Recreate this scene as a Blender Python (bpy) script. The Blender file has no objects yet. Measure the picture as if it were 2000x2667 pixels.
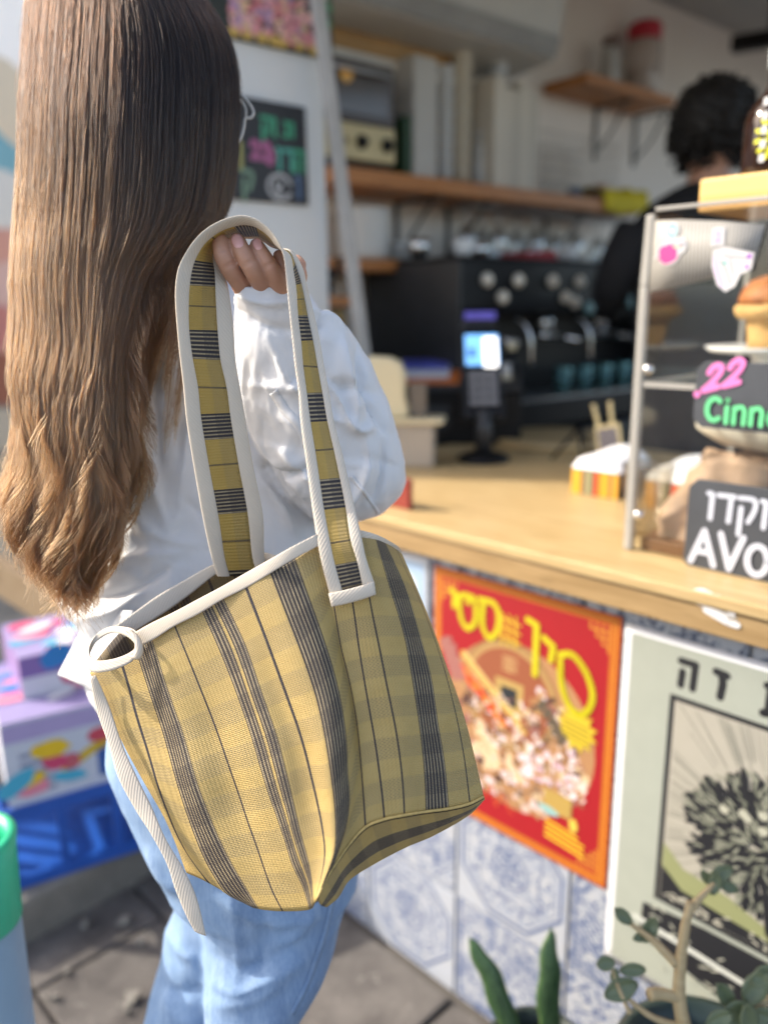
import bpy, bmesh, math, random
import numpy as np
from mathutils import Vector, Matrix, noise
random.seed(7); rng = np.random.default_rng(7)
S = bpy.context.scene
COL = S.collection
R = math.radians
PI = math.pi

# ------------------------------------------------------------------ camera
F_PX = 2100.0; PITCH = R(14); ROLL = R(.7)
CAM = np.array([0, 0, 1.37])
fwd = np.array([0, math.cos(PITCH), -math.sin(PITCH)])
_u0 = np.array([0, math.sin(PITCH), math.cos(PITCH)]); _r0 = np.array([1., 0, 0])
upv = _u0*math.cos(ROLL)+_r0*math.sin(ROLL); rgt = _r0*math.cos(ROLL)-_u0*math.sin(ROLL)
cd = bpy.data.cameras.new('camera'); cam = bpy.data.objects.new('camera', cd); COL.objects.link(cam)
cam.matrix_world = Matrix(((rgt[0], upv[0], -fwd[0], CAM[0]), (rgt[1], upv[1], -fwd[1], CAM[1]),
                           (rgt[2], upv[2], -fwd[2], CAM[2]), (0, 0, 0, 1)))
cd.sensor_fit = 'VERTICAL'; cd.sensor_height = 36; cd.lens = F_PX/2667*36
cd.clip_start = .02; cd.clip_end = 200
cd.dof.use_dof = True; cd.dof.focus_distance = .70; cd.dof.aperture_fstop = 2.1
S.camera = cam

# ------------------------------------------------------------------ sky, sun, exposure
sun_to = Vector((-.79, .16, .61)).normalized()
w = bpy.data.worlds.new('World'); S.world = w; w.use_nodes = True
wn = w.node_tree.nodes; wn.clear()
sky = wn.new('ShaderNodeTexSky'); sky.sky_type = 'NISHITA'; sky.sun_disc = False
sky.sun_elevation = math.asin(sun_to.z); sky.sun_rotation = math.atan2(sun_to.x, sun_to.y)
sky.dust_density = 2.5; sky.air_density = .8; sky.ozone_density = 0
bg = wn.new('ShaderNodeBackground'); bg.inputs[1].default_value = .15
wo = wn.new('ShaderNodeOutputWorld')
w.node_tree.links.new(sky.outputs[0], bg.inputs[0]); w.node_tree.links.new(bg.outputs[0], wo.inputs[0])
sl = bpy.data.lights.new('sun', 'SUN'); sl.energy = 2.0; sl.angle = R(.6); sl.color = (1, .95, .88)
so = bpy.data.objects.new('sun', sl); COL.objects.link(so)
so.rotation_euler = sun_to.to_track_quat('Z', 'Y').to_euler()
S.view_settings.view_transform = 'Standard'; S.view_settings.look = 'None'
S.view_settings.exposure = 1.55
S.view_settings.use_white_balance = True; S.view_settings.white_balance_temperature = 7050; S.view_settings.white_balance_tint = 10; S.view_settings.gamma = 1
S.render.engine = 'CYCLES'; S.cycles.use_denoising = True
S.cycles.max_bounces = 8; S.cycles.transparent_max_bounces = 12

# ------------------------------------------------------------------ where a picture point lies in the place
def V(a): return Vector((float(a[0]), float(a[1]), float(a[2])))
def ray(x, y): return fwd+(x-1000)/F_PX*rgt-(y-1333.5)/F_PX*upv
def P(x, y, s): return CAM+ray(x, y)*s
def hit(x, y, p0, n):
    d = ray(x, y); return CAM+d*(np.dot(np.asarray(p0)-CAM, n)/np.dot(d, n))
def hz(x, y, z): return hit(x, y, np.array([0, 0, z]), np.array([0, 0, 1.]))
AL = R(44.3)
ka = np.array([math.sin(AL), -math.cos(AL), 0])      # along the counter, towards the near right
kn = np.array([math.cos(AL), math.sin(AL), 0])       # into the shop
KO = hz(1200, 2597, 0)
UP = np.array([0, 0, 1.])
def K(s, t, z): return KO+ka*s+kn*t+UP*z
def KS(x, y, t=0):
    q = hit(x, y, KO+kn*t, kn)-KO; return float(q@ka), float(q[2])
def KZ(x, y, z):
    q = hz(x, y, z)-KO; return float(q@ka), float(q@kn)
WD = R(50)
wd = np.array([math.sin(WD), math.cos(WD), 0]); wnn = np.array([math.cos(WD), -math.sin(WD), 0])  # along wall, out of wall
WO = np.array([.21, 3.0, 0])
def W(k, o, z): return WO+wd*k+wnn*o+UP*z
def WK(x, y, o=0):
    q = hit(x, y, WO+wnn*o, wnn)-WO; return float(q@wd), float(q[2])

# ------------------------------------------------------------------ materials
class NB:
    def __init__(s, name):
        s.m = bpy.data.materials.new(name); s.m.use_nodes = True
        s.t = s.m.node_tree; s.N = s.t.nodes; s.b = s.N['Principled BSDF']
    def n(s, typ, _out=0, **kw):
        nd = s.N.new('ShaderNode'+typ)
        for k, v in kw.items():
            if k.startswith('i'):
                key = k[1:]; key = int(key) if key.isdigit() else key
                sock = nd.inputs[key]
                s.set(sock, v)
            else: setattr(nd, k, v)
        return nd
    def set(s, sock, v):
        if isinstance(v, bpy.types.NodeSocket): s.t.links.new(v, sock)
        elif isinstance(v, bpy.types.Node): s.t.links.new(v.outputs[0], sock)
        else:
            if isinstance(v, (tuple, list)) and len(v) == 3 and sock.type == 'RGBA': v = (*v, 1)
            sock.default_value = v
    def math(s, op, a, b=None, c=None):
        nd = s.N.new('ShaderNodeMath'); nd.operation = op
        s.set(nd.inputs[0], a)
        if b is not None: s.set(nd.inputs[1], b)
        if c is not None: s.set(nd.inputs[2], c)
        return nd.outputs[0]
    def mix(s, f, a, b, mode='MIX'):
        nd = s.N.new('ShaderNodeMix'); nd.data_type = 'RGBA'; nd.blend_type = mode
        s.set(nd.inputs[0], f); s.set(nd.inputs[6], a); s.set(nd.inputs[7], b)
        return nd.outputs[2]
    def ramp(s, f, stops, interp='LINEAR'):
        nd = s.N.new('ShaderNodeValToRGB'); cr = nd.color_ramp; cr.interpolation = interp
        while len(cr.elements) < len(stops): cr.elements.new(.5)
        for e, (p, c) in zip(cr.elements, stops):
            e.position = p
            e.color = (c, c, c, 1) if isinstance(c, (int, float)) else (*c, 1)
        s.set(nd.inputs[0], f); return nd.outputs[0]
    def noise(s, vec, scale, detail=4, rough=.55, dist=0):
        nd = s.N.new('ShaderNodeTexNoise'); s.set(nd.inputs['Vector'], vec)
        nd.inputs['Scale'].default_value = scale; nd.inputs['Detail'].default_value = detail
        nd.inputs['Roughness'].default_value = rough; nd.inputs['Distortion'].default_value = dist
        return nd.outputs[0]
    def coord(s, k='Object'): return s.N.new('ShaderNodeTexCoord').outputs[k]
    def scale(s, vec, v):
        nd = s.N.new('ShaderNodeMapping'); s.set(nd.inputs[0], vec); nd.inputs['Scale'].default_value = v; return nd.outputs[0]
    def bump(s, h, strength=.3, dist=.002):
        nd = s.N.new('ShaderNodeBump'); nd.inputs['Strength'].default_value = strength; nd.inputs['Distance'].default_value = dist
        s.set(nd.inputs['Height'], h); s.set(s.b.inputs['Normal'], nd.outputs[0])
    def p(s, **kw):
        for k, v in kw.items(): s.set(s.b.inputs[k.replace('_', ' ')], v)
        return s.m
def simple(name, col, rough=.55, var=.15, scale=12, bs=.0, bscale=60, **kw):
    b = NB(name); co = b.coord()
    nz = b.noise(co, scale)
    f = b.ramp(nz, [(.3, 0.), (.7, 1.)])
    c1 = tuple(c*(1-var) for c in col); c2 = tuple(min(1, c*(1+var)) for c in col)
    b.p(Base_Color=b.mix(f, c1, c2), Roughness=rough, **kw)
    if bs: b.bump(b.noise(co, bscale), bs)
    return b.m
def wood(name, c1, c2, rough=.5, scale=(3, 3, 40), rot=None):
    b = NB(name); co = b.scale(b.coord('UV'), scale)
    nz = b.noise(co, 3, 6, .6, 1.2)
    nz2 = b.noise(b.coord('UV'), 3, 3)
    kn_ = b.noise(b.scale(b.coord('UV'), (scale[0]*.8, scale[1]*.35, 1)), 4, 2)
    col = b.mix(b.ramp(nz, [(.3, 0.), (.68, 1.)]), c1, c2)
    col = b.mix(b.math('MULTIPLY', nz2, .5), col, c1)
    col = b.mix(b.ramp(kn_, [(.62, 0.), (.72, .55)]), col, tuple(x*.45 for x in c1))
    col = b.mix(b.math('MULTIPLY', b.noise(b.scale(b.coord('UV'), (scale[0]*2, scale[1]*9, 1)), 6, 3), .35), col, tuple(x*.6 for x in c1))
    b.p(Base_Color=col, Roughness=rough); b.bump(nz, .15, .001); return b.m

def thin_clear(name, tint=(.97, .98, .98), gloss=.10):
    b = NB(name); b.N.remove(b.b); o_ = [n for n in b.N if n.type == 'OUTPUT_MATERIAL'][0]
    t_ = b.N.new('ShaderNodeBsdfTransparent'); t_.inputs[0].default_value = (*tint, 1); g_ = b.N.new('ShaderNodeBsdfGlossy'); g_.inputs['Roughness'].default_value = .04
    lw = b.N.new('ShaderNodeLayerWeight'); lw.inputs[0].default_value = .35; mx = b.N.new('ShaderNodeMixShader')
    b.t.links.new(b.math('ADD', b.math('MULTIPLY', b.math('POWER', lw.outputs['Facing'], 3.), .35), gloss*.3), mx.inputs[0])
    b.t.links.new(t_.outputs[0], mx.inputs[1]); b.t.links.new(g_.outputs[0], mx.inputs[2]); b.t.links.new(mx.outputs[0], o_.inputs[0]); return b.m
# ------------------------------------------------------------------ object helpers
def tag(o, label=None, cat=None, group=None, kind=None):
    if label: o['label'] = label
    if cat: o['category'] = cat
    if group: o['group'] = group
    if kind: o['kind'] = kind
    return o
def thing(name, loc, label, cat, group=None):
    o = bpy.data.objects.new(name, None); o.location = V(loc); COL.objects.link(o)
    o.empty_display_size = .05
    return tag(o, label, cat, group)
def adopt(o, par):
    if par is not None:
        o.parent = par
        m = Matrix.Translation(par.location)
        if par.parent is not None: m = par.matrix_local_total if hasattr(par, 'matrix_local_total') else m
        o.matrix_parent_inverse = m.inverted() if par.type == 'EMPTY' else Matrix.Identity(4)
    return o
class MB:
    def __init__(s): s.v = []; s.f = []; s.uv = []; s.c = []
    def vs(s, pts):
        i = len(s.v); s.v += [tuple(float(c) for c in p) for p in pts]; return i
    def face(s, idx, uv=None, c=None):
        s.f.append(tuple(idx)); s.uv.append(uv); s.c.append(c)
    def poly(s, pts, uv=None, c=None):
        i = s.vs(pts); s.face(range(i, i+len(pts)), uv, c)
    def hexa(s, p, c=None):  # 8 corners: bottom loop then top loop
        i = s.vs(p)
        for q in ((0, 3, 2, 1), (4, 5, 6, 7), (0, 1, 5, 4), (1, 2, 6, 5), (2, 3, 7, 6), (3, 0, 4, 7)):
            a, b_, d = (np.array(p[q[0]]), np.array(p[q[1]]), np.array(p[q[3]]))
            lu = float(np.linalg.norm(b_-a)); lv = float(np.linalg.norm(d-a))
            uv = [(0, 0), (lu, 0), (lu, lv), (0, lv)] if lu >= lv else [(0, 0), (0, lu), (lv, lu), (lv, 0)]
            s.face([i+k for k in q], uv, c)
    def kbox(s, s0, s1, t0, t1, z0, z1, fr=K, c=None):
        s.hexa([fr(s0, t0, z0), fr(s1, t0, z0), fr(s1, t1, z0), fr(s0, t1, z0), fr(s0, t0, z1), fr(s1, t0, z1), fr(s1, t1, z1), fr(s0, t1, z1)], c)
    def grid(s, g, uv=None, closeu=False, closev=False, c=None):
        g = np.asarray(g); nu, nv = g.shape[:2]; i = s.vs(g.reshape(-1, 3))
        for a in range(nu-(0 if closeu else 1)):
            for b_ in range(nv-(0 if closev else 1)):
                q = [(a, b_), ((a+1) % nu, b_), ((a+1) % nu, (b_+1) % nv), (a, (b_+1) % nv)]
                u = None
                if uv is not None:
                    u = [tuple(uv[x[0]][x[1]]) for x in q]
                else: u = [(x[0]/nu, x[1]/nv) for x in ((a, b_), (a+1, b_), (a+1, b_+1), (a, b_+1))]
                s.face([i+x*nv+y for x, y in q], u, c)
    def tube(s, path, rad, n=8, cap=True, c=None):
        path = [np.array(p, float) for p in path]; m = len(path)
        if not hasattr(rad, '__len__'): rad = [rad]*m
        t = [path[min(i+1, m-1)]-path[max(i-1, 0)] for i in range(m)]
        t = [x/max(1e-9, np.linalg.norm(x)) for x in t]
        up = np.array([0, 0, 1.]) if abs(t[0][2]) < .9 else np.array([1., 0, 0])
        nrm = np.cross(t[0], up); nrm /= np.linalg.norm(nrm); rings = []
        for i in range(m):
            nrm = nrm-t[i]*(nrm@t[i]); nrm /= np.linalg.norm(nrm); bi = np.cross(t[i], nrm)
            rings.append([path[i]+rad[i]*(nrm*math.cos(2*PI*k/n)+bi*math.sin(2*PI*k/n)) for k in range(n)])
        i0 = len(s.v); s.grid(rings, closev=True, c=c)
        if cap:
            s.face([i0+k for k in range(n)][::-1], None, c); s.face([i0+(m-1)*n+k for k in range(n)], None, c)
    def lathe(s, prof, org, n=24, ax=UP, c=None, capb=True, capt=True):
        ax = np.array(ax, float); ax /= np.linalg.norm(ax)
        e1 = np.cross(ax, [0, 1, 0] if abs(ax[1]) < .9 else [1, 0, 0]); e1 /= np.linalg.norm(e1); e2 = np.cross(ax, e1)
        org = np.array(org, float)
        rings = [[org+ax*z+r*(e1*math.cos(2*PI*k/n)+e2*math.sin(2*PI*k/n)) for k in range(n)] for r, z in prof]
        i0 = len(s.v); s.grid(rings, closev=True, c=c); m = len(prof)
        if capb: s.face([i0+k for k in range(n)][::-1], None, c)
        if capt: s.face([i0+(m-1)*n+k for k in range(n)], None, c)
    def build(s, name, mat, par=None, smooth=False, bevel=0, solid=0, weld=False, sub=0):
        me = bpy.data.meshes.new(name); me.from_pydata(s.v, [], s.f)
        if any(u is not None for u in s.uv):
            ul = me.uv_layers.new(name='UVMap'); k = 0
            for fi, f in enumerate(s.f):
                u = s.uv[fi]
                for j in range(len(f)):
                    ul.data[k].uv = u[j] if u is not None else (0, 0); k += 1
        if any(c is not None for c in s.c):
            ca = me.color_attributes.new('Col', 'FLOAT_COLOR', 'CORNER'); k = 0
            for fi, f in enumerate(s.f):
                c = s.c[fi] or (1, 1, 1)
                for j in range(len(f)):
                    ca.data[k].color = (*c[:3], 1); k += 1
        if mat is not None: me.materials.append(mat)
        bm = bmesh.new(); bm.from_mesh(me)
        if weld: bmesh.ops.remove_doubles(bm, verts=bm.verts, dist=1e-5)
        bmesh.ops.recalc_face_normals(bm, faces=bm.faces)
        if smooth:
            for f in bm.faces: f.smooth = True
        bm.to_mesh(me); bm.free()
        o = bpy.data.objects.new(name, me); COL.objects.link(o); adopt(o, par)
        if solid:
            md = o.modifiers.new('s', 'SOLIDIFY'); md.thickness = solid; md.offset = 0
        if sub:
            md = o.modifiers.new('d', 'SUBSURF'); md.levels = sub; md.render_levels = sub
        if bevel:
            md = o.modifiers.new('b', 'BEVEL'); md.width = bevel; md.segments = 2; md.limit_method = 'ANGLE'; md.angle_limit = R(40)
            md.harden_normals = False
        return o
def box(name, mat, s0, s1, t0, t1, z0, z1, par=None, fr=K, bevel=.002):
    m = MB(); m.kbox(s0, s1, t0, t1, z0, z1, fr); return m.build(name, mat, par, bevel=bevel)
def dup(root, delta, label=None):
    c = root.copy(); COL.objects.link(c); c.location = root.location+V(delta)
    if label: c['label'] = label
    for ch in root.children:
        d = ch.copy(); COL.objects.link(d); d.parent = c
        for g in ch.children:
            e = g.copy(); COL.objects.link(e); e.parent = d
    return c
def crs(pts, n, uni=False):
    """smooth resample of a polyline by arc length"""
    p = np.array(pts, float); m = len(p)
    if m == 2: return np.array([p[0]+(p[1]-p[0])*i/(n-1) for i in range(n)])
    d = np.r_[0, np.cumsum(np.ones(m-1) if uni else np.linalg.norm(np.diff(p, axis=0), axis=1)+1e-9)]
    tan = np.zeros_like(p)
    for i in range(m):
        a, b = max(0, i-1), min(m-1, i+1); tan[i] = (p[b]-p[a])/(d[b]-d[a])
    out = []
    for s in np.linspace(0, d[-1], n):
        i = min(m-2, max(0, int(np.searchsorted(d, s, 'right')-1))); h = d[i+1]-d[i]; t = (s-d[i])/h
        out.append((2*t**3-3*t*t+1)*p[i]+(t**3-2*t*t+t)*h*tan[i]+(-2*t**3+3*t*t)*p[i+1]+(t**3-t*t)*h*tan[i+1])
    return np.array(out)
def fbm(p, sc, o=3): return noise.fractal(Vector((p[0]*sc, p[1]*sc, p[2]*sc)), 1.0, 2.0, o)

vcol = NB('printed_ink'); _a = vcol.n('VertexColor'); _a.layer_name = 'Col'
_v = vcol.noise(vcol.coord(), 40, 3)
vcol.p(Base_Color=vcol.mix(.12, _a.outputs[0], _v, 'MULTIPLY'), Roughness=.55); VC = vcol.m
vg = NB('gloss_ink'); _a = vg.n('VertexColor'); _a.layer_name = 'Col'; vg.p(Base_Color=_a.outputs[0], Roughness=.25); VCG = vg.m

class Print:
    """flat ink shapes on a sheet; o = corner, ax/ay = axes of unit length, nn = outward normal"""
    def __init__(s, o, ax, ay, nn, lift=.0005, step=.0000025):
        s.o, s.ax, s.ay, s.nn = map(np.array, (o, ax, ay, nn)); s.m = MB(); s.z = lift; s.st = step
    def pt(s, x, y): return s.o+s.ax*x+s.ay*y+s.nn*s.z
    def poly(s, pts, c): s.m.poly([s.pt(*p) for p in pts], None, c); s.z += s.st
    def rect(s, x0, y0, x1, y1, c): s.poly([(x0, y0), (x1, y0), (x1, y1), (x0, y1)], c)
    def ell(s, x, y, rx, ry, c, n=20, rot=0, jit=0, a0=0, a1=2*PI):
        q = []
        for k in range(n):
            a = a0+(a1-a0)*k/(n if a1-a0 > 6.2 else n-1); j = 1+random.uniform(-jit, jit)
            ex, ey = rx*math.cos(a)*j, ry*math.sin(a)*j
            q.append((x+ex*math.cos(rot)-ey*math.sin(rot), y+ex*math.sin(rot)+ey*math.cos(rot)))
        s.poly(q, c)
    def stroke(s, pts, w, c, n=None, curve=False, cap=True):
        p = np.array(pts, float)
        if curve: p = crs(p, n or 4*len(p))
        for i in range(len(p)-1):
            d = p[i+1]-p[i]; L = np.linalg.norm(d)
            if L < 1e-7: continue
            d = d/L; q = np.array([-d[1], d[0]])*w/2
            s.m.poly([s.pt(*(p[i]+q)), s.pt(*(p[i]-q)), s.pt(*(p[i+1]-q)), s.pt(*(p[i+1]+q))], None, c); s.z += s.st*.3
            if cap and i < len(p)-1:
                s.m.poly([s.pt(p[i+1][0]+w/2*math.cos(k*PI/4), p[i+1][1]+w/2*math.sin(k*PI/4)) for k in range(8)], None, c)
        if cap: s.m.poly([s.pt(p[0][0]+w/2*math.cos(k*PI/4), p[0][1]+w/2*math.sin(k*PI/4)) for k in range(8)], None, c)
        s.z += s.st
    def glyphs(s, text, x, y, h, w, c, gap=.25, lean=0, skew=None):
        """letters left to right; y = baseline; glyph cell 1 high"""
        for ch in text:
            if ch == ' ': x += h*.45; continue
            wd_, sts = GL[ch]
            for st in sts:
                cur = len(st) > 4
                pts = [(x+px*h+lean*py*h, y+py*h+(skew(x+px*h) if skew else 0)) for px, py in st]
                s.stroke(pts, w, c, curve=cur)
            x += (wd_+gap)*h
        return x
    def build(s, name, par, mat=None): return s.m.build(name, mat or VC, par)
def circ(cx, cy, rx, ry, a0=0, a1=360, n=12): return [(cx+rx*math.cos(R(a0+(a1-a0)*i/(n-1))), cy+ry*math.sin(R(a0+(a1-a0)*i/(n-1)))) for i in range(n)]
GL = {
 'A': (.7, [[(0, 0), (.35, 1)], [(.35, 1), (.7, 0)], [(.12, .35), (.58, .35)]]),
 'V': (.65, [[(0, 1), (.32, 0)], [(.32, 0), (.65, 1)]]),
 'O': (.6, [circ(.3, .42, .28, .42)]), 'o': (.5, [circ(.25, .3, .22, .3)]),
 'C': (.65, [circ(.36, .48, .34, .48, 50, 310)]),
 'c': (.5, [circ(.28, .3, .25, .3, 45, 315)]),
 'a': (.5, [circ(.24, .28, .2, .28), [(.46, .58), (.46, 0)]]),
 'd': (.5, [circ(.24, .28, .2, .28), [(.46, 1), (.46, 0)]]),
 'i': (.12, [[(.06, 0), (.06, .55)], [(.06, .78), (.065, .8)]]),
 'n': (.42, [[(.03, 0), (.03, .55)], [(.03, .4), (.12, .55), (.28, .58), (.38, .45), (.38, .2), (.38, 0)]]),
 'm': (.6, [[(.03, 0), (.03, .55)], [(.03, .4), (.1, .55), (.22, .58), (.3, .45), (.3, .0)], [(.3, .4), (.38, .55), (.5, .58), (.57, .45), (.57, 0)]]),
 '2': (.6, [[(.02, .75), (.1, .95), (.32, 1), (.5, .85), (.45, .55), (.2, .2), (0, .02)], [(0, .02), (.6, .05)]]),
 '.': (.15, [circ(.06, .05, .05, .05, 0, 360, 8)]),
 # Hebrew letters (drawn left to right as they stand)
 'ו': (.2, [[(.0, 1), (.16, .98)], [(.16, .98), (.14, 0)]]),
 'ן': (.2, [[(.0, 1), (.16, .98)], [(.16, .98), (.12, -.4)]]),
 'ד': (.6, [[(0, .98), (.62, 1)], [(.5, 1), (.46, 0)]]),
 'ק': (.6, [[(0, 1), (.5, 1), (.6, .85), (.55, .5), (.38, .12)], [(.08, .62), (.06, -.42)]]),
 'ס': (.65, [[(.0, 1), (.1, 1), (.45, 1), (.62, .8), (.6, .3), (.35, 0), (.12, .25), (.1, .7), (.12, .98)]]),
 'י': (.2, [[(.0, 1), (.17, .95)], [(.17, .95), (.12, .55)]]),
 'ט': (.62, [[(.28, 1), (.02, .9), (.05, .3), (.3, 0), (.58, .25), (.6, .8), (.45, 1), (.32, .8)]]),
 'ה': (.62, [[(0, 1), (.6, 1)], [(.58, 1), (.54, 0)], [(.1, .58), (.06, 0)]]),
 'ז': (.42, [[(0, 1), (.42, .95)], [(.22, .97), (.3, .6)], [(.3, .6), (.24, 0)]]),
 'ת': (.68, [[(.05, 1), (.64, 1)], [(.62, 1), (.6, 0)], [(.18, 1), (.16, .05)], [(.16, .05), (0, .02)]]),
 'נ': (.4, [[(.1, 1), (.34, 1)], [(.34, 1), (.34, 0)], [(.34, 0), (0, 0)]]),
 'מ': (.6, [[(0, 1), (.1, .7)], [(.1, .7), (.02, 0)], [(.1, .7), (.35, 1), (.55, .8), (.56, .0)], [(.56, 0), (.3, 0)]]),
}
# ================================================================== setting: ground, wall, ceiling
mb = MB(); g0 = -.004
mb.poly([(-40, -40, g0), (40, -40, g0), (40, 40, g0), (-40, 40, g0)])
b = NB('street_earth'); co = b.coord(); nz = b.noise(co, 3, 8, .6)
b.p(Base_Color=b.mix(nz, (.06, .055, .05), (.16, .145, .13)), Roughness=.9); b.bump(nz, .5, .01)
tag(mb.build('ground', b.m), kind='structure')
def stone_mat(name, c1, c2):
    b = NB(name); co = b.coord(); nz = b.noise(co, 7, 8, .65); n2 = b.noise(co, 45, 5, .7)
    ri = b.N.new('ShaderNodeObjectInfo').outputs['Random']
    col = b.mix(b.ramp(nz, [(.3, 0.), (.72, 1.)]), c1, c2)
    col = b.mix(b.math('MULTIPLY', ri, .45), col, c1)
    col = b.mix(b.ramp(n2, [(.6, 0.), (.72, .5)]), col, (.42, .40, .37))
    b.p(Base_Color=col, Roughness=.85); b.bump(n2, .5, .004); return b.m
slab_m = stone_mat('worn_paving_stone', (.055, .05, .048), (.20, .185, .17))
pav = thing('pavement', (0, 1.6, 0), None, None); tag(pav, kind='structure')
for i in range(-7, 6):
    for j in range(-4, 5):
        s0 = i*.42+(.21 if j % 2 else 0); t1 = -.02-j*.30
        if j < 0 : continue
        p = K(s0+.2, t1-.15, 0)
        if p[1] < -.2 or p[1] > 4: continue
        m = MB(); jz = random.uniform(-.004, .004)
        m.kbox(s0+.005, s0+.415, t1-.295, t1-.005, -.05, .012+jz)
        m.build('slab', slab_m, pav, bevel=.006)
# sloping kerb stones at the left
kerb_m = stone_mat('grey_kerb_stone', (.13, .125, .11), (.34, .32, .28))
ks = thing('kerb', (-1, 2, 0), None, None); tag(ks, kind='structure')
e0 = hz(60, 2475, .0); e1 = hz(820, 2045, .0); dv = (e1-e0); L = np.linalg.norm(dv); dv /= L; pv = np.array([-dv[1], dv[0], 0])
n_ = int(L*1.9/.42)
for i in range(n_):
    a = e0+dv*(i*.42-.5); m = MB(); h = .12+random.uniform(-.01, .01)
    q = lambda s, t, z: a+dv*s+pv*t+UP*z
    m.kbox(.004, .412, 0, .22, -.02, h, q); m.build('kerb_stone', kerb_m, ks, bevel=.012)
m = MB(); q = lambda s, t, z: e0+dv*s+pv*t+UP*z; m.kbox(-1.2, 3.2, .225, 4.0, -.05, .118, q); tag(m.build('upper_pavement', kerb_m), kind='structure')
# rubble by the kerb
rub = MB()
for i in range(46):
    x, y = random.uniform(60, 780), random.uniform(2050, 2660)
    c = hz(x, y, .02); r_ = random.uniform(.005, .018); 
    i0 = len(rub.v); pts = []
    for k in range(8):
        dd = np.array([(k & 1)*2-1, ((k >> 1) & 1)*2-1, (k >> 2)*2-1.])*r_*np.array([random.uniform(.4, 1) for _ in range(3)]); pts.append(c+dd*np.array([1, 1, .6]))
    rub.hexa([pts[0], pts[1], pts[3], pts[2], pts[4], pts[5], pts[7], pts[6]])
tag(rub.build('rubble', kerb_m), kind='stuff')

# interior plaster wall W (with shelves), ceiling, far wall
b = NB('painted_plaster'); co = b.coord(); nz = b.noise(co, 2.5, 6); n2 = b.noise(co, 30, 4)
b.p(Base_Color=b.mix(nz, (.72, .645, .57), (.84, .775, .70)), Roughness=.8); b.bump(n2, .15, .003); plaster = b.m
CZ = 2.62
m = MB(); m.kbox(-1.19, 3.6, -.15, 0, 0, CZ, W); tag(m.build('shop_wall', plaster), 'beige plaster wall of the shop behind the shelves', 'wall', kind='structure')
e = W(3.6, 0, 0)
m = MB()
q = lambda s, t, z: e+ka*s+kn*t+UP*z
m.kbox(-.2, .5, 0, .15, 0, CZ, q); tag(m.build('shop_back_wall', plaster), kind='structure')  # only a stub: unseen rear left open to let sky light in
ceil_m = simple('grey_ceiling_paint', (.42, .40, .37), .9, .08, 3)
m = MB(); cz = CZ
i0 = [W(-1.1, -.1, cz), K(2.0, .25, cz), W(3.75, 1.3, cz), W(3.75, -.1, cz)]
m.hexa([p for p in i0]+[p+UP*.12 for p in i0]); tag(m.build('shop_ceiling', ceil_m), kind='structure')  # cut short out of view so sky light reaches the interior
# lintel over the hatch, above the frame
m = MB(); m.kbox(-1.25, 3.4, .12, .25, 2.35, CZ-.002); tag(m.build('shop_lintel', plaster), kind='structure')
floor_m = simple('shop_floor_tile', (.18, .16, .14), .5, .2, 5)
m = MB(); i0 = [K(-1.1, .1, .0), K(3.3, .1, .0), K(3.3, 4.4, .0), W(3.6, 0, 0)]
m.poly(i0); tag(m.build('shop_floor', floor_m), kind='structure')

# ================================================================== counter
CT = 1.0
cnt = thing('counter', K(0, 0, 0), 'wooden serving counter clad in blue and white patterned tiles', 'counter')
pine1, pine2 = (.62, .42, .17), (.80, .60, .30)
top_m = wood('pine_worktop', (.46, .31, .135), (.68, .52, .28), .42, (2, 22, 1))
edge_m = wood('pine_edge', (.30, .19, .08), (.52, .36, .18), .5, (2, 30, 1))
box('worktop', top_m, -.62, 2.2, -.045, .95, CT-.018, CT, cnt, bevel=.003)
box('edge_board', edge_m, -.62, 2.2, -.040, -.012, CT-.058, CT-.0185, cnt, bevel=.003)
box('base', simple('dark_render', (.12, .12, .13), .8), -.58, 2.2, .012, .9, 0, CT-.02, cnt, bevel=0)
grout = simple('pale_grout', (.45, .44, .42), .8)
box('grout_bed', grout, -.58, 2.2, .003, .0118, 0, CT-.02, cnt, bevel=0)
TS = .256
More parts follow.
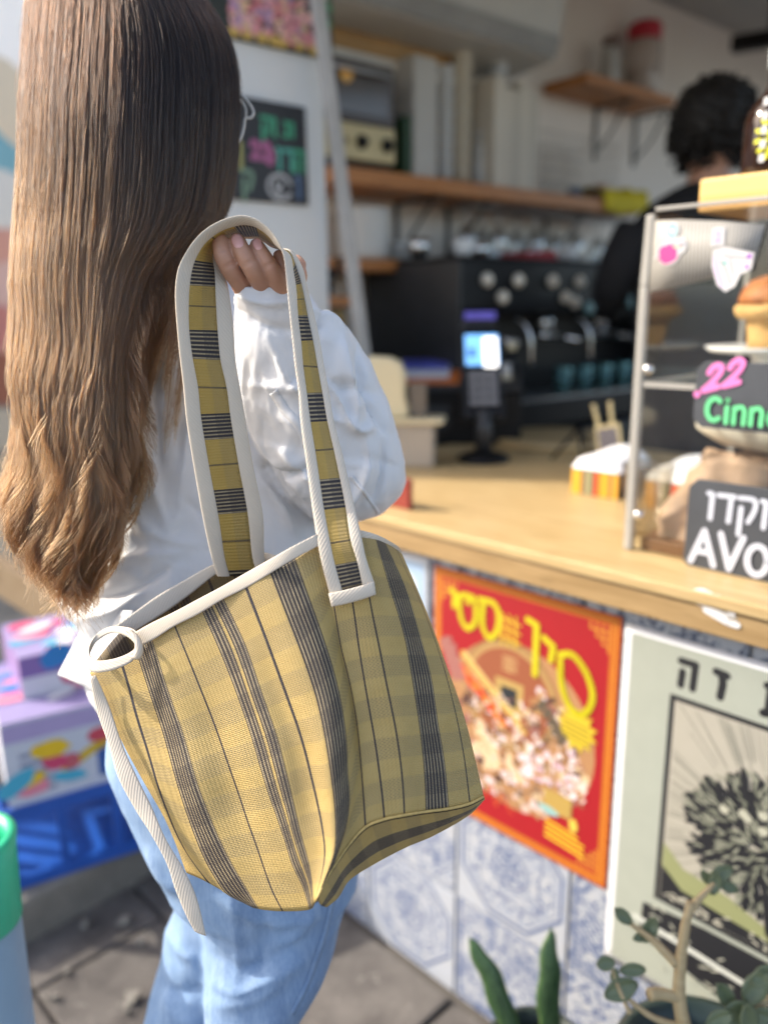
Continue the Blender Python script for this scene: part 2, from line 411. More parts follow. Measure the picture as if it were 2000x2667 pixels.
def tile_mat(kind, dark=False):
    b = NB('azulejo_tile_%s' % kind); uv = b.coord('UV')
    ri = b.N.new('ShaderNodeObjectInfo').outputs['Random']
    sx = b.n('SeparateXYZ', i0=uv); x, y = b.math('SUBTRACT', sx.outputs[0], .5), b.math('SUBTRACT', sx.outputs[1], .5)
    ax_, ay_ = b.math('ABSOLUTE', x), b.math('ABSOLUTE', y)
    rr = b.math('SQRT', b.math('ADD', b.math('MULTIPLY', x, x), b.math('MULTIPLY', y, y)))
    ang = b.math('ARCTAN2', y, x)
    shift = b.n('Combine'+'XYZ', i0=b.math('MULTIPLY', ri, 40.), i1=ri, i2=0.)
    va = b.n('VectorMath', operation='ADD', i0=uv, i1=shift)
    nz = b.noise(va, 9 if kind != 'octagon' else 12, 5, .65, 1.5); fine = b.noise(va, 26, 4, .6, .6)
    def line(d, at, w): return b.math('LESS_THAN', b.math('ABSOLUTE', b.math('SUBTRACT', d, at)), w)
    mx = b.math('MAXIMUM', ax_, ay_); sm = b.math('MULTIPLY', b.math('ADD', ax_, ay_), .72)
    octd = b.math('MAXIMUM', mx, sm)
    flor = b.math('GREATER_THAN', nz, .50); det = b.math('GREATER_THAN', fine, .50)
    if kind == 'octagon':
        L = b.math('MAXIMUM', line(octd, .45, .014), line(octd, .405, .005))
        L = b.math('MAXIMUM', L, line(rr, .15, .008)); L = b.math('MAXIMUM', L, line(rr, .18, .004))
        pet = b.math('GREATER_THAN', b.math('SINE', b.math('MULTIPLY', ang, 8.)), .2)
        inner = b.math('MULTIPLY', pet, b.math('LESS_THAN', rr, .12)); L = b.math('MAXIMUM', L, inner)
        lob = b.math('ABSOLUTE', b.math('SUBTRACT', b.math('ADD', rr, b.math('MULTIPLY', b.math('COSINE', b.math('MULTIPLY', ang, 4.)), .05)), .30))
        L = b.math('MAXIMUM', L, b.math('LESS_THAN', lob, .007))
        L = b.math('MAXIMUM', L, b.math('MULTIPLY', b.math('MULTIPLY', flor, det), b.math('LESS_THAN', octd, .39)))
    elif kind == 'lines':
        wv = b.math('SINE', b.math('MULTIPLY', b.math('ADD', x, y), 110.))
        L = b.math('MULTIPLY', b.math('GREATER_THAN', wv, .1), b.math('GREATER_THAN', nz, .47))
        L = b.math('MAXIMUM', L, line(mx, .46, .01)); L = b.math('MAXIMUM', L, b.math('MULTIPLY', flor, det))
    else:
        pt = b.math('ABSOLUTE', b.math('SUBTRACT', rr, b.math('ADD', .27, b.math('MULTIPLY', b.math('SINE', b.math('MULTIPLY', ang, 6.)), .09))))
        L = b.math('MAXIMUM', b.math('LESS_THAN', pt, .012), b.math('MULTIPLY', flor, b.math('GREATER_THAN', fine, .47)))
        cn = b.math('SUBTRACT', .74, b.math('ADD', ax_, ay_)); L = b.math('MAXIMUM', L, b.math('LESS_THAN', b.math('ABSOLUTE', cn), .01))
    ink = b.mix(fine, (.02, .04, .13), (.085, .14, .29)) if not dark else b.mix(fine, (.02, .03, .07), (.10, .13, .2))
    basec = (.41, .43, .46) if not dark else (.40, .43, .47)
    col = b.mix(b.math('MULTIPLY', L, .9), b.mix(b.ramp(nz, [(.35, 0.), (.75, .55)]), basec, (.38, .46, .60)), ink)
    b.p(Base_Color=col, Roughness=.3, **{'IOR': 1.45}); return b.m
tms = {k: tile_mat(k) for k in ('octagon', 'floral', 'lines')}
tshade = tile_mat('floral', True); tshade.name = 'azulejo_tile_dark_floral'  # top row: shade of the worktop overhang put into the tile colours
kinds = ['floral', 'octagon', 'lines']
tmesh = {}
def tile(i, z0, z1, mt, key):
    s0 = -.013+i*TS
    if key not in tmesh:
        m = MB(); h = z1-z0; w_ = TS-.006
        q = lambda s, t, z: ka*s+kn*t+UP*z
        m.kbox(0, w_, 0, .0075, 0, h-.006, q)
        for f in range(6): m.uv[f] = [(0, 0), (1, 0), (1, min(1, h/TS)), (0, min(1, h/TS))]
        o = m.build('tile', mt, cnt, bevel=.0012); tmesh[key] = o.data
        o.matrix_parent_inverse = Matrix.Identity(4)
    else:
        o = bpy.data.objects.new('tile', tmesh[key]); COL.objects.link(o); o.parent = cnt
        md = o.modifiers.new('b', 'BEVEL'); md.width = .0012; md.segments = 2; md.limit_method = 'ANGLE'
    if True:
        o.location = V(K(s0+.003, -.0045, z0+.003)-K(0, 0, 0))
for i in range(-2, 8):
    for r_, (z0, z1) in enumerate(((0, .24), (.24, .24+TS), (.24+TS, .24+2*TS), (.24+2*TS, .938))):
        if r_ == 3: tile(i, z0, z1, tshade, 'dark')
        else:
            k = kinds[(i+(0 if r_ == 1 else r_*2+2)) % 3] if r_ != 1 else ['octagon', 'lines', 'floral'][i % 3]
            tile(i, z0, z1, tms[k], k+str(r_ == 0))

# ------------------------------------------------------------------ posters on the counter front
def sheet(name, s0, s1, z0, z1, t, mat, label, cat='poster', th=.0008):
    root = thing(name, K((s0+s1)/2, t, z0), label, cat)
    m = MB(); n = 24; g = []
    for i in range(n+1):
        s = s0+(s1-s0)*i/n; row = []
        for j in range(n+1):
            z = z0+(z1-z0)*j/n
            row.append(K(s, t, z))
        g.append(row)
    m.grid(g); o = m.build('paper', mat, root, smooth=True, solid=th)
    pr = Print(K(s0, t, z0), ka, UP, -kn, lift=th/2+.0004)
    return root, pr, s1-s0, z1-z0
paper = simple('white_paper', (.56, .58, .62), .6, .03)
redp = simple('red_glossy_paper', (.35, .008, .014), .35, .1, 6)
s0, s1, z0, z1 = -.069, .311, .441, .918
rp, pr, w_, h_ = sheet('festival_poster', s0, s1, z0, z1, -.0085, redp, 'red poster with a dragon coin collage, orange border and yellow Hebrew title')
ORG = (.47, .095, .008); ORG2 = (.60, .26, .03); YEL = (.58, .51, .01); REDC = (.36, .007, .013)
for d, c in ((.0, ORG), (.007, ORG2), (.0095, ORG), (.013, ORG2), (.0145, ORG), (.018, REDC)):
    pr.rect(d, d, w_-d, h_-d, c)
for sx in (0, 1):
    for sy in (0, 1):
        for k in range(4):
            x0 = .02+.011*k; f = lambda x: w_-x if sx else x; g = lambda y: h_-y if sy else y
            pr.stroke([(f(.02), g(.02+.011*(4-k))), (f(x0), g(.02+.011*(4-k))), (f(x0), g(.02))], .003, ORG2)
# collage disc
pr.ell(.19, .22, .158, .158, (.42, .22, .10), 40)
pr.ell(.175, .275, .105, .105, (.30, .16, .06), 36); pr.ell(.175, .275, .098, .098, (.42, .26, .10), 36); pr.ell(.175, .275, .088, .088, (.30, .09, .04), 36)
pr.rect(.145, .245, .205, .305, (.45, .30, .10)); pr.rect(.158, .258, .192, .292, (.02, .025, .03))
for (x, y) in ((.175, .335), (.115, .275), (.235, .275)):
    for k in range(5): pr.stroke([(x-.015, y-.012+k*.006), (x+.015, y-.011+k*.006)], .002, (.55, .38, .16))
    pr.stroke([(x, y-.016), (x, y+.016)], .002, (.55, .38, .16))
cols = [(.62, .45, .38), (.74, .62, .55), (.10, .045, .035), (.45, .26, .12), (.66, .5, .3), (.30, .12, .1), (.72, .60, .62), (.22, .13, .08)]
for k in range(170):
    a = random.uniform(0, 2*PI); r_ = .15*math.sqrt(random.random()); x, y = .185+r_*math.cos(a)*1.05, .19+r_*math.sin(a)*.85
    if y > .27 and .11 < x < .24: continue
    pr.ell(x, y, random.uniform(.004, .017), random.uniform(.004, .011), random.choice(cols), 9, random.uniform(0, 3), .3)
for k in range(26): pr.ell(random.uniform(.22, .32), random.uniform(.14, .22), .008, .006, random.choice([(.72, .55, .6), (.6, .42, .5), (.8, .7, .72)]), 8, random.random()*3, .3)
for k in range(9): # red gown
    pr.ell(.06+.012*k, .30-.009*k, .02, .010, (.75, .07, .02) if k % 2 else (.70, .18, .03), 10, -.6)
pr.stroke([(.07, .325), (.21, .22)], .011, (.60, .38, .10)); pr.stroke([(.075, .33), (.21, .228)], .003, (.75, .58, .25))
for k in range(7): pr.ell(.03+.005*k, .335-.01*k, .02, .008, (.35, .14, .12), 9, .5, .3)
for k in range(10): pr.ell(.135+random.uniform(-.05, .07), .15+random.uniform(-.03, .05), .02, .010, (.72, .52, .32), 10, random.random()*3, .3)
for k in range(260):
    a = random.uniform(0, 2*PI); r_ = .152*math.sqrt(random.random()); x, y = .186+r_*math.cos(a), .17+r_*math.sin(a)*.72
    pr.ell(x, y, random.uniform(.002, .007), random.uniform(.0015, .004), random.choice(cols+[(.08, .05, .04), (.16, .08, .05), (.3, .16, .08)]), 7, random.uniform(0, 3), .3)
pr.rect(.255, .095, .31, .135, (.45, .30, .08)); pr.ell(.265, .095, .022, .007, (.25, .50, .50), 10, -.1)
st = []
for k in range(24):
    a = k*PI/12; r_ = .042 if k % 2 else .028; st.append((.312+r_*math.cos(a)*.95, .265+r_*math.sin(a)))
pr.poly(st, (.62, .45, .03))
for k in range(4): pr.stroke([(.288, .277-.009*k), (.334, .272-.009*k)], .003, (.25, .2, .02))
for k in range(5): pr.ell(.245+.01*k, .285-.012*k, .012, .008, (.12, .09, .06), 8, 1, .3)
# title, letters standing left to right, curved down at the right
pr.glyphs('יט', .042, .376, .062, .0112, YEL, gap=.12); pr.glyphs('ס', .108, .372, .066, .0112, YEL)
for k in range(3):
    pr.stroke([(.152, .418-.016*k), (.196, .412-.016*k)], .0045, (.68, .40, .04)); pr.stroke([(.158+.014*k, .425), (.158+.014*k, .37)], .004, (.68, .45, .03))
pr.stroke([(.210, .428), (.228, .423)], .0115, YEL); pr.stroke([(.228, .423), (.228, .335)], .012, YEL)
pr.stroke([(.243, .405), (.262, .395), (.258, .37)], .0115, YEL)
pr.stroke([(.275, .385), (.298, .392), (.325, .368), (.338, .33), (.322, .295), (.298, .300), (.280, .335), (.276, .375)], .0115, YEL, curve=True)
for k in range(4): pr.stroke([(.262, .075-.010*k), (.335-.012*(k == 0), .068-.010*k)], .0055, (.80, .48, .03))
pr.ell(.315, .088, .008, .013, (.72, .52, .08))
pr.stroke([(.125, .055), (.14, .085), (.155, .05), (.165, .08), (.19, .05)], .0025, (.75, .12, .04))
pr.build('print', rp)

gp_m = simple('pale_green_paper', (.50, .54, .47), .6, .04)
s0, s1, z0, z1 = .317, .78, .315, .912
gp, pr, w_, h_ = sheet('tree_poster', s0, s1, z0, z1, -.010, paper, 'pale green poster with a black framed tree drawing under Hebrew words')
INK = (.015, .016, .02); PG = (.37, .40, .345); CR = (.41, .39, .33)
pr.rect(.012, .012, w_-.012, h_-.012, PG)
x0, y0 = KS(1708, 1830)[0]-s0, 0
fx0, fy1, fy0 = .082, .505, .165
pr.glyphs('ה', .090, .527, .037, .011, INK); pr.glyphs('ז', .141, .528, .036, .0115, INK)
pr.glyphs('תו', .208, .525, .041, .012, INK, gap=.35); pr.glyphs('נמ', .305, .527, .038, .010, INK, gap=.3)
pr.rect(fx0-.004, fy0-.004, w_-.06, fy1+.004, INK); pr.rect(fx0+.004, fy0+.004, w_-.068, fy1-.004, CR)
_q = KS(2010, 2215, -.01); cx, cy = _q[0]-s0, _q[1]-z0; TR = 1.18
for k in range(150):
    a = random.uniform(0, 2*PI); r0_, r1_ = random.uniform(.11, .13), random.uniform(.16, .4)
    q0 = (cx+r0_*math.cos(a), cy+r0_*math.sin(a)); q1 = (cx+r1_*math.cos(a), cy+r1_*math.sin(a))
    def clampq(q): return (min(max(q[0], fx0+.006), w_-.07), min(max(q[1], fy0+.01), fy1-.006))
    if not (fx0+.006 < q0[0] < w_-.07 and fy0+.01 < q0[1] < fy1-.006): continue
    t = 1.0
    while t > 0 and not (fx0+.006 < q0[0]+(q1[0]-q0[0])*t < w_-.07 and fy0+.01 < q0[1]+(q1[1]-q0[1])*t < fy1-.006): t -= .03
    pr.stroke([q0, (q0[0]+(q1[0]-q0[0])*t, q0[1]+(q1[1]-q0[1])*t)], random.uniform(.0006, .0016), (.24, .24, .20), cap=False)
pr.poly([(fx0+.005, .20), (fx0+.005, .265), (.12, .235), (.19, .225), (.26, .20), (w_-.07, .19), (w_-.07, .17), (fx0+.005, .17)], (.27, .29, .14))
pr.poly([(fx0+.005, .17), (fx0+.005, .225), (.10, .215), (.12, .198), (.18, .192), (.26, .185), (w_-.07, .172), (w_-.07, .17)], INK)
for k in range(40): pr.ell(random.uniform(.095, w_-.08), random.uniform(.172, .19), random.uniform(.003, .008), random.uniform(.001, .003), (.45, .44, .36), 8, random.uniform(-.6, .6))
for k in range(330):
    a = random.uniform(0, 2*PI); r_ = .105*math.sqrt(random.random()); x, y = cx+r_*1.12*math.cos(a), cy+r_*math.sin(a)*.95
    pr.ell(x, y, .019, .0050, INK, 8, a+random.uniform(-.6, .6))
for k in range(330):
    a = random.uniform(0, 2*PI); r_ = .112*math.sqrt(random.random()); x, y = cx+r_*1.12*math.cos(a), cy+r_*math.sin(a)*.95
    pr.ell(x, y, .009, .0022, random.choice([(.16, .17, .13), (.26, .27, .21)]), 7, a+random.uniform(-.7, .7))
for k in range(12): pr.ell(cx+random.uniform(-.07, .07), cy+random.uniform(-.06, .05), .007, .007, (.44, .44, .35), 10)
pr.stroke([(cx, cy-.07), (cx+.01, .20)], .012, INK)
pr.poly([(.06, .085), (.062, .145), (.16, .155), (w_-.05, .155), (w_-.05, .02), (.30, .02), (.18, .055)], INK)
for k in range(60): pr.ell(random.uniform(.07, w_-.07), random.uniform(.04, .15), random.uniform(.004, .012), .0018, (.45, .46, .38), 8, random.uniform(-.8, .8))
pr.stroke([(.05, .112), (w_-.04, .085)], .009, (.62, .65, .60))
pr.build('print', gp)

bp_m = simple('pale_blue_paper', (.50, .62, .74), .5, .12, 8)
bp, pr, w_, h_ = sheet('blue_poster', -.34, -.082, .70, .925, -.0085, paper, 'pale blue leaflet partly hidden behind the bag beside the red poster')
pr.rect(.01, .01, w_-.012, h_-.012, (.36, .50, .68)); pr.ell(.15, .14, .08, .05, (.72, .78, .83), 20, .4); pr.ell(.21, .05, .06, .04, (.55, .66, .77), 16, .2)
pr.build('print', bp)

# white knotted sticker on the counter edge
s_, z_ = KS(1845, 1578, -.041)
st = thing('edge_sticker', K(s_, -.041, z_), 'small white tangled lettering sticker on the wooden counter edge', 'sticker')
pr = Print(K(s_-.032, -.041, z_-.020), ka*1.15, UP*1.15, -kn, lift=.0006); WH = (.78, .78, .78)
pr.stroke([(.006, .028), (.02, .034), (.035, .026), (.02, .018), (.006, .026)], .007, WH, curve=True)
pr.stroke([(.02, .02), (.035, .03), (.05, .024), (.055, .014), (.035, .012), (.03, .02)], .007, WH, curve=True)
pr.stroke([(.025, .012), (.05, .004), (.062, .003)], .008, WH); pr.stroke([(.03, .018), (.06, .010)], .003, (.45, .43, .4))
pr.build('sheet', st)

# ------------------------------------------------------------------ card terminal on its pole
blk = simple('black_plastic', (.007, .007, .008), .4, .2, Specular_IOR_Level=.25)
dgrey = simple('dark_grey_plastic', (.025, .026, .028), .45, .15)
chrome = NB('polished_steel').p(Base_Color=(.75, .75, .74), Metallic=1., Roughness=.18)
steel = NB('brushed_steel').p(Base_Color=(.50, .50, .50), Metallic=1., Roughness=.35)
ts, tt = KZ(1258, 1200, CT)
bp_ = K(ts, tt, CT)
term = thing('card_terminal', bp_, 'black card payment terminal on a pole stand with a lit blue screen', 'payment terminal')
m = MB(); m.lathe([(.066, 0), (.066, .008), (.05, .018), (.022, .026)], bp_+UP*.0005, 28); m.build('stand_base', blk, term, smooth=True)
m = MB(); m.tube([bp_+UP*.02, bp_+UP*.13], .021, 16); m.build('pole', dgrey, term, smooth=True)
# body faces the camera side, tilted back
fx = np.array([math.cos(R(4)), math.sin(R(4)), 0.]); tl = R(28); fy = np.array([0, math.sin(tl), math.cos(tl)]); fy = fy/np.linalg.norm(fy)
fn = np.cross(fx, fy); fn = fn/np.linalg.norm(fn)   # outward, toward camera
if fn[1] > 0: fn = -fn
tb = bp_+UP*.125+np.array([0, -.01, 0])
q = lambda s, t, z: tb+fx*s-fn*t+fy*z
m = MB(); m.kbox(-.052, .052, 0, .035, -.02, .235, q); m.build('body', blk, term, bevel=.010)
m = MB(); m.kbox(-.045, .045, .01, .05, .225, .262, q); m.build('printer_cover', dgrey, term, bevel=.012)
m = MB(); m.kbox(-.04, .04, .0, .004, .252, .272, q); m.build('badge', simple('violet_badge', (.18, .15, .62), .4), term, bevel=.001)
scr = NB('lit_screen'); scr.p(Base_Color=(.05, .2, .5), Roughness=.1, Emission_Color=(.16, .42, .85), Emission_Strength=.7)
m = MB(); m.kbox(-.042, .042, -.0015, .004, .125, .208, q); sc_ = m.build('screen', scr.m, term, bevel=.001)
pr = Print(q(-.052, -.002, -.02), fx, fy, fn, lift=.0006); pr.st = .0001
pr.rect(.018, .165, .034, .19, (.10, .22, .6))
pr.build('screen_print', term, VCG)
m = MB(); m.kbox(.004, .038, -.0045, -.0022, .118, .198, q); m.build('screen_glare', NB('glare_white').p(Base_Color=(.8, .8, .8), Roughness=.1, Emission_Color=(1, 1, 1), Emission_Strength=.9), term, bevel=.0008)  # white reflection on the screen, made as a glowing plate
keym = simple('grey_keys', (.22, .22, .23), .5)
for r_ in range(4):
    for c_ in range(3):
        m = MB(); m.kbox(-.036+c_*.025, -.014+c_*.025, -.004, .002, .018+r_*.0235, .034+r_*.0235, q); m.build('key', keym, term, bevel=.0015)
# cable
m = MB(); pth = crs([tb+np.array([-.03, .01, .0]), bp_+np.array([-.10, .02, .07]), bp_+np.array([-.16, -.0, .02]), bp_+np.array([-.22, .06, .01])], 24); m.tube(pth, .004, 8); m.build('cable', blk, term, smooth=True)
# ------------------------------------------------------------------ cream card dispenser
cream = simple('cream_plastic', (.72, .62, .40), .35, .05)
cs, ct = KZ(1050, 1215, CT)
c0 = K(cs, ct, CT)
hx = np.array([math.cos(R(-8)), math.sin(R(-8)), 0.]); hy = np.array([-hx[1], hx[0], 0.])
hold = thing('cream_holder', c0, 'cream plastic leaflet holder with a tall rounded back and boxy foot', 'holder')
q = lambda s, t, z: c0+hx*s+hy*t+UP*z
greyc = simple('beige_plastic', (.42, .36, .29), .5, .05)
m = MB(); m.kbox(-.09, .075, -.02, .07, .0005, .105, q); m.build('foot_box', greyc, hold, bevel=.006)
m = MB(); m.kbox(-.095, .10, -.03, .08, .106, .118, q); m.build('lip', cream, hold, bevel=.006)
m = MB(); prof = [(-.085, .119), (.012, .119), (.012, .14), (.005, .17), (.005, .225), (-.006, .25), (-.03, .262), (-.085, .266)]
n0 = m.vs([q(x, .0, z) for x, z in prof]+[q(x, .045, z) for x, z in prof]); L = len(prof)
m.face(range(L)); m.face([L+i for i in range(L)][::-1])
for i in range(L): m.face([i, (i+1) % L, L+(i+1) % L, L+i])
m.build('back', cream, hold, bevel=.008)
m = MB(); m.kbox(.014, .055, .01, .04, .119, .20, q); m.build('grey_card', simple('taupe_card', (.16, .13, .10), .6), hold, bevel=.003)
# ------------------------------------------------------------------ register with booklets
rs, rt = KZ(1110, 1165, CT); r0 = K(rs, rt+.0, CT)
q = lambda s, t, z: r0+hx*s+hy*t+UP*z
reg = thing('cash_register', r0, 'black cash register box behind the card terminal', 'cash register')
m = MB(); m.kbox(-.11, .26, .05, .33, .0005, .15, q); m.build('drawer', blk, reg, bevel=.006)
m = MB(); m.hexa([q(-.11, .04, .151), q(.26, .04, .151), q(.26, .33, .151), q(-.11, .33, .151), q(-.11, .04, .165), q(.26, .04, .165), q(.26, .33, .215), q(-.11, .33, .215)]); m.build('sloped_lid', dgrey, reg, bevel=.004)
m = MB(); m.kbox(-.07, .06, .044, .049, .04, .11, q); m.build('drawer_front', dgrey, reg, bevel=.002)
def lidz(t): return .166+.05*(t-.04)/.29
def slabon(s0, s1, t0, t1, h, dz=0):
    return [q(s0, t0, lidz(t0)+dz), q(s1, t0, lidz(t0)+dz), q(s1, t1, lidz(t1)+dz), q(s0, t1, lidz(t1)+dz), q(s0, t0, lidz(t0)+h+dz), q(s1, t0, lidz(t0)+h+dz), q(s1, t1, lidz(t1)+h+dz), q(s0, t1, lidz(t1)+h+dz)]
bk = thing('blue_booklet', q(-.04, .15, lidz(.15)), 'blue and white booklet lying left on the cash register', 'booklet')
m = MB(); m.hexa(slabon(-.10, .055, .09, .25, .012, .009)); m.build('pages', paper, bk, bevel=.001)
m = MB(); m.hexa(slabon(-.095, .05, .14, .25, .003, .0215)); m.build('cover', simple('violet_blue_cover', (.10, .12, .50), .4), bk, bevel=.0005)
tr = thing('orange_folder', q(0, .1, lidz(.1)), 'orange edged folder under the blue booklet', 'folder')
m = MB(); m.hexa(slabon(-.108, .085, .055, .27, .007, .001)); m.build('cover', simple('orange_plastic', (.62, .16, .03), .4), tr, bevel=.001)
lf = thing('leaflet_pile', q(.15, .15, lidz(.15)), 'pile of colourful leaflets behind the card terminal', 'leaflets')
for k in range(5):
    m = MB(); a = .10+.03*(k % 2); m.hexa(slabon(a, a+.10, .07+.02*k, .18+.02*k, .003, .001+.0035*k))
    m.build('leaflet', [simple('blue_card', (.12, .28, .6)), simple('cream_card', (.75, .68, .5)), simple('red_card', (.62, .12, .10)), simple('white_card', (.8, .8, .78)), simple('salmon_card', (.7, .32, .22))][k], lf, bevel=.0005)
# ================================================================== back shelves and what stands on them
shelf_m = wood('orange_shelf_wood', (.40, .14, .03), (.62, .26, .07), .5, (2, 22, 1))
iron = simple('dark_iron', (.04, .04, .042), .5)
def wbox(name, mat, k0, k1, o0, o1, z0, z1, par=None, bevel=.002): return box(name, mat, k0, k1, o0, o1, z0, z1, par, W, bevel)
def wr(x0, y0, x1, y1, o):
    a = WK(x0, y0, o); b_ = WK(x1, y1, o); return min(a[0], b_[0]), max(a[0], b_[0]), min(a[1], b_[1]), max(a[1], b_[1])
SO = .24
zA = WK(905, 432, SO)[1]
kA0, kA1 = WK(868, 440, SO)[0], WK(1660, 500, SO)[0]
shA = thing('shelf', W(kA0, 0, zA), 'long orange wooden shelf on iron brackets carrying the oven and cup stacks', 'shelf')
def shelf(root, k0, k1, z, brk, dep=SO, th=.045):
    wbox('board', shelf_m, k0, k1, .001, dep, z-th, z, root, .003)
    for k in brk:
        m = MB(); m.kbox(k-.009, k+.009, .001, .008, z-th-.20, z-th-.001, W); m.kbox(k-.009, k+.009, .0085, dep-.03, z-th-.009, z-th-.001, W)
        p = [W(k, .012, z-th-.17), W(k, .08, z-th-.11), W(k, dep-.06, z-th-.012)]; m.tube(crs(p, 10), .005, 6)
        m.build('bracket', iron, root)
shelf(shA, kA0, kA1, zA, [WK(1030, 520)[0], WK(1165, 520)[0], WK(1420, 540)[0]])
zB = WK(900, 672, .2)[1]; kB0, kB1 = WK(862, 680, .2)[0], WK(1128, 690, .2)[0]
shB = thing('shelf', W(kB0, 0, zB), 'short orange wooden shelf holding the pile of plates', 'shelf')
shelf(shB, kB0, kB1, zB, [WK(975, 750)[0], WK(1095, 750)[0]], .2, .035)
kC0, kC1, z0_, z1_ = wr(770, 770, 925, 930, .3)
cab = thing('wooden_cabinet', W(kC0, 0, 0), 'orange wooden cabinet with a dark framed front low behind the shoulder', 'cabinet')
wbox('top', shelf_m, kC0-.1, kC1, .001, .32, z1_-.03, z1_, cab); wbox('carcass', simple('dark_green_paint', (.045, .05, .04), .5), kC0-.1, kC1-.02, .001, .29, 0.02, z1_-.031, cab)
wbox('frame', simple('ochre_paint', (.30, .19, .05), .5), kC1-.10, kC1-.03, .2905, .30, .6, z1_-.04, cab)
# toaster oven
k0, k1, z0_, z1_ = wr(842, 125, 1040, 418, .26)
zt = z1_
ov = thing('toaster_oven', W(k0, .1, zA), 'vintage toaster oven with dark window and cream control panel on the long shelf', 'oven')
zp = WK(900, 312, .26)[1]
brown = simple('dark_brown_enamel', (.055, .035, .025), .35)
wbox('case', brown, k0, k1, .03, .235, zA+.012, zt, ov, .006)
wbox('foot_rail', blk, k0, k1, .05, .22, zA+.0005, zA+.0115, ov, .001)
wbox('control_panel', simple('cream_enamel', (.52, .43, .22), .4), k0+.002, k1-.002, .2352, .244, zA+.02, zp, ov, .003)
wbox('door_frame', brown, k0+.002, k1-.002, .2352, .241, zp+.003, zt-.002, ov, .003)
gl = NB('dark_oven_glass').p(Base_Color=(.085, .068, .05), Roughness=.12)
wbox('window', gl, k0+.02, k1-.025, .2412, .2435, zp+.025, zt-.06, ov, .001)
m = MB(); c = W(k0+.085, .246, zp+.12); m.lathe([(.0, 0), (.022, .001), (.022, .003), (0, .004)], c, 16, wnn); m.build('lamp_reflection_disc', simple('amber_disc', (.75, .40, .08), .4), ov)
m = MB(); m.tube([W(k0+.02, .26, zt-.035), W(k1-.03, .26, zt-.035)], .006, 8); m.build('door_handle', steel, ov, smooth=True)
zk = (zA+.02+zp)/2
for x in (945, 1010):
    k = WK(x, 370, .25)[0]; m = MB(); m.lathe([(.020, 0), (.020, .004), (.013, .006), (.012, .02)], W(k, .2445, zk), 16, wnn); m.build('knob', blk, ov, smooth=True)
pr = Print(W(k0, .2445, zA+.02), wd, UP, wnn)
for k in range(3): pr.rect(.02+.028*k, zk-zA-.03, .036+.028*k, zk-zA-.012, (.2, .15, .08))
pr.build('dial_print', ov)
# green bottle-thin book
def wth(name, x0, y0, x1, y1, o0, o1, mat, label, cat, part='case', zb=None, group=None, bevel=.003):
    k0, k1, z0, z1 = wr(x0, y0, x1, y1, o1)
    if zb is not None: z0 = zb+.0006
    r_ = thing(name, W((k0+k1)/2, (o0+o1)/2, z0), label, cat, group); wbox(part, mat, k0, k1, o0, o1, z0, z1, r_, bevel); return r_
wth('green_book', 1054, 300, 1074, 440, .04, .2, simple('dark_green_cover', (.02, .06, .025), .5), 'thin dark green book standing right of the oven', 'book', 'cover', zA)
wb1 = simple('white_board', (.62, .60, .55), .6, .06, 4)
wth('white_carton', 1078, 140, 1138, 445, .03, .21, simple('grey_white_card', (.46, .45, .42), .6, .1, 4), 'wide greyish carton between the green book and the cup stacks', 'carton', 'box', zA)
# stacks of paper cups: nested rims
cupm = simple('white_paper_cup', (.68, .72, .74), .5, .08, 3); cupc = simple('cream_paper_cup', (.66, .62, .52), .5, .08, 3)
def cupstack(x, y1, lean, mat, label, rad=.038, zb=zA, o=.13, group='nested cup stacks on the long shelf'):
    k, z1 = WK(x, y1, o)
    base = W(k, o, zb); h = z1-zb
    r_ = thing('cup_stack', base, label, 'cups', group)
    n_ = max(4, int(h/.042))
    for i in range(n_):
        z = .0005+h*i/n_; dx = lean*(i/n_)**1.6
        m = MB(); m.lathe([(rad*.80, 0), (rad*.98, h/n_*.92), (rad*1.06, h/n_*.93), (rad*1.06, h/n_*.985)], base+UP*z+wd*dx, 18); m.build('cup', mat, r_, smooth=True)
cupstack(1158, 175, 0, cupm, 'straight bluish white stack of cups, first from the left', .030)
cupstack(1203, 130, .0, cupc, 'tallest cream stack of cups, in the middle of the shelf', .036)
cupstack(1252, 150, .11, cupm, 'bluish white stack of cups bending over to the right', .030)
for i, (x0, x1, y, mt) in enumerate(((1290, 1312, 195, .62), (1314, 1334, 225, .58), (1336, 1352, 232, .50), (1356, 1378, 210, .60), (1380, 1398, 235, .55))):
    wth('cream_folder', x0, y, x1, 470, .03, .2, simple('cream_board_%d' % i, (mt, mt*.92, mt*.78), .6, .06, 4),
        ['broad cream file box right after the bending cup stack', 'second cream file box, slightly lower', 'middle greyish cream file box of the row', 'fourth cream file box, taller than its neighbours', 'last cream file box at the right end of the row'][i], 'file box', 'box', zA, 'cream file boxes on the long shelf')
# wire basket with yellow cloth and oddments
k0, k1, z0_, z1_ = wr(1410, 340, 1600, 480, .2)
bs = thing('wire_basket', W(k0, .1, zA), 'pale wire basket on the right end of the long shelf', 'basket')
wire = simple('pale_wire', (.45, .42, .38), .4)
m = MB()
for i in range(15):
    k = k0+(k1-k0)*i/14
    m.tube([W(k, .205, zA+.004), W(k, .21, z1_)], .0016, 5); m.tube([W(k, .03, zA+.004), W(k, .03, z1_)], .0016, 5); m.tube([W(k, .03, zA+.004), W(k, .205, zA+.004)], .0016, 5)
for j in range(6):
    z = zA+.004+(z1_-zA-.004)*j/5
    m.tube([W(k0, .21, z), W(k1, .21, z)], .002, 5); m.tube([W(k0, .03, z), W(k1, .03, z)], .002, 5); m.tube([W(k0, .03, z), W(k0, .21, z)], .002, 5); m.tube([W(k1, .03, z), W(k1, .21, z)], .002, 5)
m.build('wire_frame', wire, bs, smooth=True)
